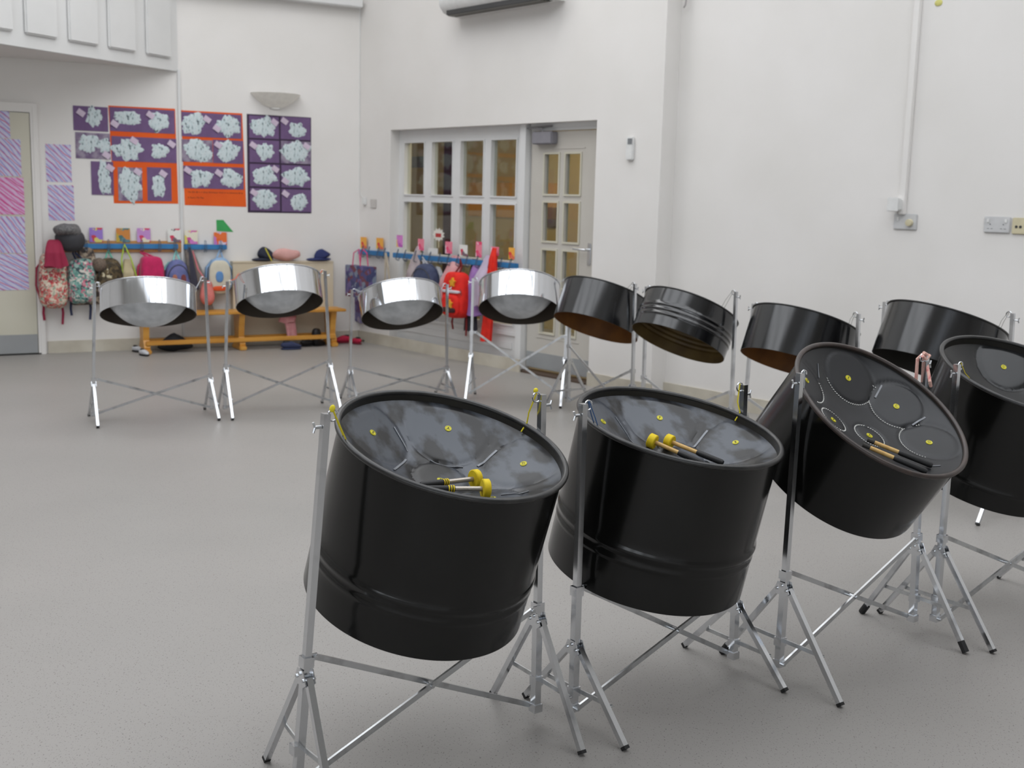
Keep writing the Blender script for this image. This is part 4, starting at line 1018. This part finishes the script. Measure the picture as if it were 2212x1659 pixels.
# white spiky card leaning over the rail
s0, s1, z0, z1 = RW.rect(934, 492, 961, 522, .05); w_ = s1 - s0; h = z1 - z0; bm = bmesh.new(); N = 22; vs = []
for k in range(N): a = 2 * pi * k / N; rr = 1 if k % 2 else .74; vs.append((cos(a) * w_ / 2 * rr, sin(a) * h / 2 * rr))
f = [bm.verts.new((x, -.002, z)) for x, z in vs]; b2 = [bm.verts.new((x, 0, z)) for x, z in vs]; bm.faces.new(f); bm.faces.new(b2[::-1])
for i in range(N): bm.faces.new((f[i], b2[i], b2[(i + 1) % N], f[(i + 1) % N]))
sp = tag(obj('spiky_paper_face', bm, mat('white_paper', (218, 214, 205), .8), None, False, RW.w((s0 + s1) / 2, (z0 + z1) / 2, .05), RW.a), 'round white paper cut-out with a spiky edge and red middle, on the window screen', 'paper')
obj('red_middle', BX(-w_ * .22, w_ * .22, -.0032, -.002, -h * .18, h * .10), m_('red_paper', (180, 60, 60)), sp)
obj('support_stick', BX(-.004, .004, .0, .004, -h * .95, h * .3), m_('lolly_stick', (205, 196, 160)), sp)

# --- bags and coats. Everything hangs from the rail: origin on the wall at the hook
def hang(wall, name, label, cat, px, py, group='bags and coats on the pegs', off=.0):
    s, z = wall.at(px, py, .06); return wthing(wall, name, label, cat, s, z, off, group), s, z
def M_(px_h, wall, px, py):      # metres for a pixel length at that place
    a = wall.at(px, py, .08); b_ = wall.at(px, py + px_h, .08); return abs(a[1] - b_[1])
def Wm(wall, x0, x1, y): return wall.at(x1, y, .08)[0] - wall.at(x0, y, .08)[0]
def backpack(wall, label, x0, y0, x1, y1, body, pocket=None, strap=None, d=.16, hook=None, arch=2.6, pocket_h=.45, tails=True, face=None, ph_m=None, loop=None):
    hk = hook or ((x0 + x1) / 2, y0 - 12)
    s0, zt = wall.at((x0 + x1) / 2, y0, .06); w_ = Wm(wall, x0, x1, (y0 + y1) / 2); zb = wall.at((x0 + x1) / 2, y1, .06)[1]; h = zt - zb
    t = wthing(wall, 'backpack', label, 'backpack', s0, zb, 0, 'bags and coats on the pegs')
    yc = -.012 - d / 2
    bm = superell(w_, d, h, arch, 28, 18, taper=.12, seed=x0, rough_=.008); bmesh.ops.translate(bm, vec=(0, yc, 0), verts=bm.verts)
    obj('bag_body', bm, body, t, True)
    if pocket is not None:
        bm = superell(w_ * .78, d * .42, h * pocket_h, 3.2, 24, 14, seed=x0 + 3, rough_=.005, z0=h * .05); bmesh.ops.translate(bm, vec=(0, yc - d * .42, 0), verts=bm.verts)
        obj('front_pocket', bm, pocket, t, True)
    st = strap or body; hx_, hz_ = wall.at(hk[0], hk[1], .06); hx_ -= s0; hz_ -= zb
    obj('carry_loop', T([(-.03, yc, h * .97), (hx_ - .012, -.06, (h + hz_) / 2), (hx_, -.07, hz_), (hx_ + .012, -.06, (h + hz_) / 2), (.03, yc, h * .97)], .008, seg=8), loop or st, t, True)
    for q in (-1, 1):
        obj('shoulder_strap', T([(q * w_ * .22, -.02, h * .92), (q * w_ * .50, -.05, h * .72), (q * w_ * .54, -.05, h * .40), (q * w_ * .40, -.03, h * .10)], .020, square=True, ry=.006, xdir=(0, 1, 0)), st, t)
        if tails: obj('strap_tail', T([(q * w_ * .30, -.05, h * .06), (q * w_ * .33, -.055, -.05), (q * w_ * .30, -.05, -.13 - .02 * q)], .010, square=True, ry=.003, xdir=(1, 0, 0)), st, t)
    bm = bmesh.new(); pts = [(w_ * .42 * cos(a), yc - d * .36, h * .52 + h * .36 * sin(a)) for a in [pi * k / 12 for k in range(13)]]; tube(bm, pts, .0035, seg=6)
    obj('zip', bm, DGREY, t, True)
    return t, w_, h, yc, d
RFLOR = spots('red_cream_floral', [(190, 60, 66), (214, 202, 182), (208, 196, 178), (170, 60, 70), (140, 160, 140), (205, 120, 110)], 62)
TFLOR = spots('teal_pink_floral', [(110, 158, 148), (95, 140, 132), (196, 110, 130), (60, 80, 84), (150, 176, 168), (210, 205, 196)], 56)
CAMO = spots('brown_camouflage', [(82, 68, 46), (60, 50, 34), (104, 88, 60), (48, 42, 32), (200, 190, 160)], 48, thr=[0, .3, .6, .78, .95])
LEOP = spots('leopard_print', [(140, 124, 106), (118, 102, 88), (56, 48, 46), (160, 146, 128), (72, 62, 56)], 40)
MAROON = m_('maroon_strap', (150, 34, 66)); NAVY = m_('navy_fabric', (42, 50, 82)); CRIM = m_('crimson_fabric', (196, 26, 92), rgb2=(176, 20, 80), sheen=.2); AQUA = m_('aqua_fabric', (130, 196, 190))
# rail 1, left to right
backpack(LW, 'big red and cream floral backpack hanging beside the left door', 78, 545, 143, 664, RFLOR, RFLOR, MAROON, d=.2, hook=(118, 520), arch=4.2)
t = wthing(LW, 'hooded_coat', 'maroon hooded coat top above the floral backpack', 'coat', LW.at(113, 516, .06)[0], LW.at(113, 516, .06)[1], .0, 'bags and coats on the pegs'); obj('coat_cloth', drape(.07, .18, M_(58, LW, 113, 540), .10, seed=2, pw=2.4), MAROON, t, True)
t.location = LW.w(LW.at(110, 516, .06)[0], LW.at(113, 516, .06)[1], .19)
backpack(LW, 'teal and pink floral backpack next to the red floral one', 138, 558, 204, 654, TFLOR, TFLOR, NAVY, d=.17, hook=(160, 536), arch=4.2)
t, s_, z_ = hang(LW, 'fur_trimmed_hat', 'dark grey hat with pale fur on top, hung above the leftmost coats', 'hat', 150, 528); t.location = LW.w(s_, z_ - .06, .04)
hatw = Wm(LW, 120, 182, 520); bm = superell(hatw, .20, M_(50, LW, 150, 520), 2.2, 26, 16, seed=4, rough_=.02); bmesh.ops.translate(bm, vec=(0, -.11, 0), verts=bm.verts); obj('crown', bm, m_('charcoal_wool', (58, 58, 62), bump=(60, .8)), t, True)
bm = superell(hatw * 1.0, .24, .12, 2.1, 34, 14, seed=9, rough_=.03); bmesh.ops.translate(bm, vec=(-.03, -.11, M_(50, LW, 150, 520) * .62), verts=bm.verts); obj('fur_brim', bm, m_('grey_fur', (122, 121, 121), rgb2=(84, 83, 84), scale=60, bump=(90, 1)), t, True)
t, s_, z_ = hang(LW, 'leopard_print_coat', 'leopard print coat between the hat and the camouflage bag', 'coat', 186, 520); obj('coat_cloth', drape(.08, .30, M_(135, LW, 186, 560), .13, seed=5, folds=4), LEOP, t, True)
bm = superell(.12, .11, .12, 2, 20, 14, seed=3, rough_=.008, z0=-.26); bmesh.ops.translate(bm, vec=(.09, -.15, 0), verts=bm.verts); obj('pompom', bm, m_('brown_fur', (120, 104, 90), rgb2=(92, 80, 70), scale=70, bump=(90, 1)), t, True)
backpack(LW, 'brown camouflage backpack with a pale zip, green loop', 202, 556, 264, 640, CAMO, CAMO, m_('olive_strap', (70, 60, 42)), d=.19, hook=(234, 540), loop=m_('green_loop', (100, 170, 150)), tails=False)
t, s_, z_ = hang(LW, 'drawstring_bag', 'beige drawstring bag on long lime green cords', 'bag', 268, 530); h_ = M_(40, LW, 270, 560)
obj('bag_body', drape(.06, .17, M_(62, LW, 280, 580), .08, seed=7), m_('beige_canvas', (186, 172, 138)), t, True).location = (.03, -.03, -h_ * .75)
bm = bmesh.new(); tube(bm, [(0, -.07, .01), (-.03, -.09, -.12), (-.025, -.10, -.30)], .006, seg=6); obj('lime_cord', bm, m_('lime_cord', (176, 206, 70)), t, True)
bm = bmesh.new(); tube(bm, [(0, -.07, .01), (.05, -.10, -.12), (.10, -.10, -.30)], .006, seg=6); obj('lime_cord', bm, m_('lime_cord', (176, 206, 70)), t, True)
backpack(LW, 'bright crimson pink backpack behind the leftmost chromed drum', 298, 553, 352, 632, CRIM, None, CRIM, d=.16, hook=(306, 538), arch=4.5, tails=False)
t, w_, h_, yc, dd = backpack(LW, 'slate blue child\'s backpack with aqua straps and two brown figures', 352, 560, 407, 648, m_('slate_blue_print', (86, 98, 142), rgb2=(110, 110, 160), scale=14), None, AQUA, d=.17, hook=(380, 540), tails=False)
for q, cc in ((-.17, (170, 110, 90)), (.17, (120, 60, 60))):
    bm = superell(.045, .012, .085, 2.3, 14, 10); bmesh.ops.translate(bm, vec=(q * w_, yc - dd * .5, h_ * .42), verts=bm.verts); obj('printed_figure', bm, m_('print_%d' % cc[0], cc), t, True)
t, s_, z_ = hang(LW, 'grey_coat', 'long grey brown coat on the peg right of the wall strip', 'coat', 408, 522); hh_ = M_(150, LW, 420, 590)
obj('coat_cloth', drape(.05, .26, hh_, .12, seed=11, folds=4, sway=.10, pw=1.1), m_('grey_brown_wool', (134, 124, 116), rgb2=(118, 108, 102), scale=30), t, True)
obj('coat_lining', drape(.02, .05, hh_ * .6, .02, seed=3, folds=3, sway=.04), m_('dark_lining', (58, 58, 72)), t, True).location = (-.01, -.112, -.05)
t, s_, z_ = hang(LW, 'drawstring_bag', 'salmon pink drawstring bag low between the two chromed drums', 'bag', 428, 604); hb = M_(52, LW, 440, 630)
bm = superell(Wm(LW, 424, 456, 630), .12, hb, 2.6, 22, 14, taper=.2, seed=8, rough_=.012, z0=-hb); bmesh.ops.translate(bm, vec=(.05, -.18, 0), verts=bm.verts); obj('bag_body', bm, m_('salmon_fabric', (214, 126, 118), rgb2=(200, 110, 106)), t, True)
obj('bag_cord', T([(.05, -.18, -.02), (-.02, -.14, .10), (-.05, -.08, .26)], .006, seg=6), m_('salmon_cord', (216, 120, 130)), t, True)
t, w_, h_, yc, dd = backpack(LW, 'pale blue and cream child\'s backpack with a blue figure, beside the bench', 446, 556, 500, 634, m_('pale_blue_fabric', (140, 172, 206)), None, m_('pale_blue_fabric', (140, 172, 206)), d=.15, hook=(475, 538), tails=False)
bm = superell(w_ * .86, .05, h_ * .92, 2.8, 24, 16); bmesh.ops.translate(bm, vec=(-.02, yc - dd * .46, h_ * .02), verts=bm.verts); fp = obj('front_panel', bm, m_('cream_panel', (206, 200, 182)), t, True)
bm = superell(.07, .016, .10, 2.4, 16, 10); bmesh.ops.translate(bm, vec=(-.03, yc - dd * .5 - .022, h_ * .34), verts=bm.verts); obj('blue_figure', bm, m_('figure_blue', (96, 142, 196)), fp, True)
bm = superell(w_ * .55, .02, .045, 3, 16, 10); bmesh.ops.translate(bm, vec=(-.03, yc - dd * .5 - .020, h_ * .10), verts=bm.verts); obj('orange_patch', bm, m_('orange_patch', (216, 84, 36)), fp, True)
# right wall rail
s0, s1, z0, z1 = RW.rect(754, 574, 804, 642, .20)
t = wthing(RW, 'gift_bag', 'purple blue patterned paper gift bag with pink handles', 'bag', (s0 + s1) / 2, z0, .13, 'bags and coats on the pegs'); h_ = z1 - z0; hw = (s1 - s0) / 2 * .96
bm = BX(-hw, hw, -.12, -.015, 0, h_, bev=.004); obj('bag_body', bm, spots('purple_blue_print', [(78, 76, 122), (66, 70, 110), (104, 92, 140), (120, 130, 150), (110, 66, 80)], 24), t)
for dy in (-.115, -.03):
    obj('handle', T([(-hw * .35, dy, h_), (-hw * .25, dy, h_ + .12), (0, (dy - .06) / 2, h_ + .155), (hw * .25, dy, h_ + .12), (hw * .35, dy, h_)], .005, seg=6), m_('pink_handle', (214, 60, 120)), t, True)
t, s_, z_ = hang(RW, 'string_bag', 'thin violet patterned cloth bag hanging below the gift bag', 'bag', 768, 600, off=.0); obj('bag_body', drape(.04, .19, M_(95, RW, 770, 680) , .05, seed=13), spots('violet_print', [(108, 100, 140), (84, 80, 120), (150, 140, 160), (96, 70, 110)], 22), t, True)
t, s_, z_ = hang(RW, 'tote_bag', 'cream cloth tote with long straps on the last corner peg', 'bag', 836, 546)
bm = bmesh.new(); tube(bm, [(0, -.075, 0), (-.045, -.05, -.30)], .012, square=True, ry=.003); obj('strap', bm, m_('cream_webbing', (200, 188, 168)), t)
bm = bmesh.new(); tube(bm, [(0, -.075, 0), (.045, -.05, -.30)], .012, square=True, ry=.003); obj('strap', bm, m_('cream_webbing', (200, 188, 168)), t)
obj('bag_body', drape(.16, .24, .34, .04, seed=5), m_('cream_cloth', (196, 186, 170)), t, True).location = (0, -.01, -.29)
def coat(label, px, py, x0, x1, y1, m, d=.10, seed=0, wt=.05, sway=0, lining=None, name='coat'):
    t, s_, z_ = hang(RW, name, label, 'coat' if name == 'coat' else name.replace('_', ' '), px, py); h_ = M_(y1 - py, RW, px, (py + y1) / 2)
    obj('coat_cloth' if name == 'coat' else 'cloth', drape(wt, Wm(RW, x0, x1, y1), h_, d, seed=seed, folds=4, sway=sway), m, t, True)
    return t, h_
coat('dusty pink grey coat on the rail in front of the first window column', 894, 532, 868, 910, 655, m_('dusty_pink_grey', (178, 166, 166), rgb2=(160, 146, 150), scale=18), seed=2, sway=-.02)
tt, w_, h_, yc, dd = backpack(RW, 'dark navy backpack with white piping left of the pink coat', 903, 569, 952, 655, m_('dark_navy_nylon', (48, 56, 84), rgb2=(66, 74, 100)), m_('dark_navy_nylon', (48, 56, 84)), m_('white_grey_strap', (170, 172, 178)), d=.17, hook=(915, 556), tails=True)
coat('pale pink quilted coat behind the red backpack', 975, 552, 930, 985, 668, m_('pale_pink_quilt', (212, 160, 160), rgb2=(196, 140, 144), scale=12), d=.12, seed=6, wt=.10)
t, w_, h_, yc, dd = backpack(RW, 'bright red backpack with yellow badge figures and a white trim band', 961, 587, 1008, 685, m_('bright_red_nylon', (226, 36, 22), rgb2=(206, 26, 16)), m_('bright_red_nylon', (226, 36, 22)), m_('dark_red_strap', (120, 30, 30)), d=.15, hook=(988, 560), arch=4, pocket_h=.48)
t.location = RW.w(RW.at(982, 640, .14)[0], RW.at(982, 687, .14)[1], .03)
for zz, wy in ((.86, .46), (.32, .60)):
    bm = bmesh.new(); vs = [(cos(pi / 2 + 2 * pi * k / 10) * (.042 if k % 2 == 0 else .024), sin(pi / 2 + 2 * pi * k / 10) * (.042 if k % 2 == 0 else .024)) for k in range(10)]
    yy = yc - dd * (.66 if zz < .5 else .50); f = [bm.verts.new((x + .03, yy - .006, z + h_ * zz - (.03 if zz > .5 else 0))) for x, z in vs]; b2 = [bm.verts.new((x + .03, yy + .03, z + h_ * zz - (.03 if zz > .5 else 0))) for x, z in vs]
    bm.faces.new(f)
    for i in range(10): bm.faces.new((f[i], b2[i], b2[(i + 1) % 10], f[(i + 1) % 10]))
    obj('yellow_badge', bm, m_('badge_yellow', (222, 160, 40)), t)
bm = superell(w_ * .80, dd * .45, .028, 4, 20, 8, z0=h_ * .55); bmesh.ops.translate(bm, vec=(0, yc - dd * .36, 0), verts=bm.verts); obj('white_band', bm, m_('white_grey_band', (206, 200, 206)), t, True)
bm = superell(w_ * .62, dd * .2, .045, 4, 18, 8, z0=h_ * .13); bmesh.ops.translate(bm, vec=(0, yc - dd * .60, 0), verts=bm.verts); obj('dark_band', bm, m_('maroon_black_band', (52, 22, 24)), t, True)
coat('purple jacket right of the red backpack', 1022, 562, 1006, 1040, 680, m_('lilac_purple', (158, 118, 180), rgb2=(134, 96, 160), scale=12), seed=8, wt=.09)
coat('black trousers hanging low beside the purple jacket', 1014, 560, 1000, 1022, 714, m_('near_black_cloth', (34, 34, 44)), d=.07, seed=1, name='trousers')
coat('pale lilac coat at the right part of the rail', 1050, 552, 1036, 1068, 660, m_('pale_lilac', (182, 168, 188)), seed=12, wt=.13, d=.16)
t, h_ = coat('bright red scarf hanging nearly to the skirting behind the fourth chromed drum', 1062, 540, 1046, 1066, 738, m_('scarlet_wool', (226, 40, 20), rgb2=(204, 30, 14)), d=.05, seed=4, wt=.05, sway=-.09, name='scarf')
obj('scarf_fold', drape(.05, .09, .22, .05, seed=9), m_('scarlet_wool', (226, 40, 20)), t, True).location = (.05, -.06, .02)

# ================================================================== bench, board, shoes
WS = LW
# cream radiator casing behind the bench
s0 = LW.at(503, 600, .09)[0]; s1 = LW.at(720, 600, .09)[0]; zt = (LW.at(540, 568, .09)[1] + LW.at(700, 568, .09)[1]) / 2
t = wthing(LW, 'radiator_casing', 'cream boxed radiator casing behind the wooden bench', 'radiator cover', 0, 0)
obj('front_board', BX(s0, s1, -.09, -.075, .10, zt, bev=.002), CREAMB, t); obj('top_board', BX(s0, s1, -.095, -.006, zt, zt + .015, bev=.002), CREAMB, t)
obj('side_board', BX(s0, s0 + .015, -.075, -.006, .10, zt), CREAMB, t); obj('side_board', BX(s1 - .015, s1, -.075, -.006, .10, zt), CREAMB, t)
CT = zt + .015
# bench
BO = .26   # bench front edge to wall
bsl = LW.at(318, 705, .34)[0]; bsr = LW.at(746, 668, .34)[0]
seat_z = (LW.at(450, 680, .35)[1] + LW.at(740, 668, .35)[1]) / 2
t = wthing(LW, 'wooden_bench', 'long varnished pine bench with a low foot rail against the cream casing', 'bench', 0, 0)
obj('seat', BX(bsl, bsr, -.37, -.11, seat_z - .012, seat_z + .014, bev=.006), BENCHW, t)
legs_x = [LW.at(318, 730, .34)[0], LW.at(524, 705, .34)[0], LW.at(722, 700, .34)[0]]
for lx in legs_x:
    bm = bmesh.new(); prof = [(-.33, .02), (-.34, .06), (-.30, .12), (-.31, seat_z * .6), (-.34, seat_z - .012), (-.13, seat_z - .012), (-.16, seat_z * .6), (-.17, .12), (-.13, .06), (-.14, .02)]
    f = [bm.verts.new((lx - .026, y, z)) for y, z in prof]; b2 = [bm.verts.new((lx + .026, y, z)) for y, z in prof]; bm.faces.new(f); bm.faces.new(b2[::-1])
    for i in range(len(prof)): j = (i + 1) % len(prof); bm.faces.new((f[j], f[i], b2[i], b2[j]))
    lg = obj('leg', bm, BENCHW, t)
    obj('foot', BX(lx - .032, lx + .032, -.37, -.10, 0, .04, bev=.008), BENCHW, lg)
obj('foot_rail', BX(legs_x[0] - .01, legs_x[2] + .01, -.345, -.318, .075, .115, bev=.005), BENCHW, t)
obj('foot_rail', BX(legs_x[0] - .01, legs_x[2] + .01, -.165, -.14, .075, .115, bev=.005), BENCHW, t)
def cap(label, x0, y0, x1, y1, m, m2=None, off=.04, stripe=None):
    s0 = LW.at(x0, y1, .1)[0]; s1 = LW.at(x1, y1, .1)[0]; h = LW.at(x0, y0, .1)[1] - LW.at(x0, y1, .1)[1]
    t = wthing(LW, 'cap', label, 'cap', (s0 + s1) / 2, CT, -.02, 'hats and clothes on the radiator casing'); w_ = s1 - s0
    bm = superell(w_ * .80, .12, h, 1.7, 26, 16, taper=.35, seed=x0, rough_=.03); bmesh.ops.translate(bm, vec=(w_ * .08, -.08, 0), verts=bm.verts); obj('crown', bm, m, t, True)
    bm = superell(w_ * .95, .13, .035, 2.0, 22, 8, seed=1, rough_=.006); bmesh.ops.translate(bm, vec=(-w_ * .03, -.08, 0), verts=bm.verts); obj('brim', bm, m, t, True)
    if stripe: obj('stripe', T([(w_ * .02, -.142, h * .95), (w_ * .30, -.145, h * .05)], .006, seg=6), stripe, t)
    return t
cap('dark navy cap with a yellow stripe at the left end of the casing', 546, 536, 595, 567, m_('dark_navy_wool', (32, 36, 54)), stripe=m_('cap_yellow', (210, 200, 70)))
cap('navy blue cap at the right end of the casing', 664, 544, 721, 568, m_('blue_navy_wool', (36, 46, 96)))
s0 = LW.at(620, 560, .1)[0]; t = wthing(LW, 'fluffy_scarf', 'pale pink fluffy scarf heaped on the casing', 'scarf', s0, CT, 0, 'hats and clothes on the radiator casing')
bm = superell(Wm(LW, 592, 648, 560), .12, M_(24, LW, 620, 560), 2.4, 26, 14, seed=6, rough_=.03); bmesh.ops.translate(bm, vec=(0, -.08, 0), verts=bm.verts); zmn = min(v.co.z for v in bm.verts); bmesh.ops.translate(bm, vec=(0, 0, -zmn), verts=bm.verts); obj('scarf_pile', bm, m_('fluffy_pink', (214, 164, 158), bump=(60, 1)), t, True)
def shoe(label, px, py, m, L_=.19, ang=0, lace=None, z=0, sole=None, name='shoe', wall_off=None, grp='shoes round the bench'):
    p = LW.w(LW.at(px, py - 8, wall_off)[0], z, wall_off) if wall_off else onfloor(px, py, z); t = thing(name, label, 'shoe', p, ang, grp)
    W_ = L_ * .38; bm = superell(L_, W_, L_ * .34, 2.4, 24, 12, seed=px, rough_=.003, z0=.010)
    for v in bm.verts:
        if v.co.x > 0: v.co.z = .010 + (v.co.z - .010) * (1 - .45 * min(1, v.co.x / (L_ * .5)))
    obj('upper', bm, m, t, True)
    bm = superell(L_ * 1.02, W_ * 1.04, .018, 2.6, 24, 6); obj('sole', bm, sole or BLACK, t, True)
    bm = superell(L_ * .36, W_ * .62, .02, 2.2, 18, 8, z0=L_ * .325); bmesh.ops.translate(bm, vec=(-L_ * .22, 0, 0), verts=bm.verts); obj('opening', bm, BLACK, t, True)
    return t
RSH = m_('crimson_slipper', (176, 26, 62)); BSH = m_('black_shoe', (28, 27, 28), rough=.5)
shoe('left crimson slipper on the floor right of the bench', 741, 741, RSH, .19, LW.a + 3.1, sole=m_('crimson_sole', (120, 20, 44)))
shoe('right crimson slipper on the floor right of the bench', 768, 743, RSH, .16, LW.a + 1.9, sole=m_('crimson_sole', (120, 20, 44)))
shoe('left dark and silver shoe at the left foot of the bench', 298, 754, m_('silver_shoe', (190, 192, 196), rough=.35), .13, LW.a - .9, sole=BSH, wall_off=.17)
shoe('right dark and silver shoe at the left foot of the bench', 311, 758, m_('silver_shoe', (190, 192, 196)), .13, LW.a - 1.2, sole=BSH, wall_off=.42)
shoe('flat navy slipper on the floor under the bench rail', 629, 746, NAVY, .20, LW.a, sole=NAVY, wall_off=.42)
shoe('black shoe under the right part of the bench', 665, 736, BSH, .17, LW.a + .3, wall_off=.24)
t = shoe('black ankle boot standing under the right part of the bench', 690, 733, BSH, .15, LW.a + .4, name='ankle_boot', wall_off=.24)
bm = superell(.085, .07, .15, 3, 18, 10, z0=.02); bmesh.ops.translate(bm, vec=(-.04, 0, 0), verts=bm.verts); obj('boot_shaft', bm, BSH, t, True)
p = onfloor(352, 748); t = thing('black_bag', 'soft black bag heaped under the left part of the bench', 'bag', LW.w((p - LW.p).dot(LW.x) + .02, 0, .21), LW.a)
bm = superell(.30, .13, .17, 2.0, 26, 12, seed=2, rough_=.03)
for v in bm.verts: v.co.z = max(.002, v.co.z); v.co.z *= (1 - .5 * abs(v.co.x) / .15)
obj('bag_body', bm, m_('black_cloth', (24, 24, 28)), t, True)
s_, z_ = LW.at(628, 672, .30); t = wthing(LW, 'pink_cardigan', 'pink woollen garment hanging from the bench seat', 'cardigan', s_, seat_z - .02, .20)
obj('sleeve', drape(.13, .07, M_(52, LW, 628, 700), .06, seed=3, folds=3, sway=.03), m_('rose_wool', (208, 150, 150), rgb2=(196, 128, 132), scale=30), t, True)
obj('cloth_fold', drape(.17, .15, .09, .07, seed=5, folds=3), m_('rose_wool', (208, 150, 150)), t, True)
p = LW.w(LW.at(778, 733, .1)[0], 0, .06); t = thing('strap', 'short dark green strap on the floor in the room corner', 'strap', p, LW.a); obj('webbing', T([(-.09, -.02, .035), (.0, -.03, .02), (.10, -.06, .006)], .014, square=True, ry=.004), m_('dark_green_webbing', (70, 76, 62)), t)
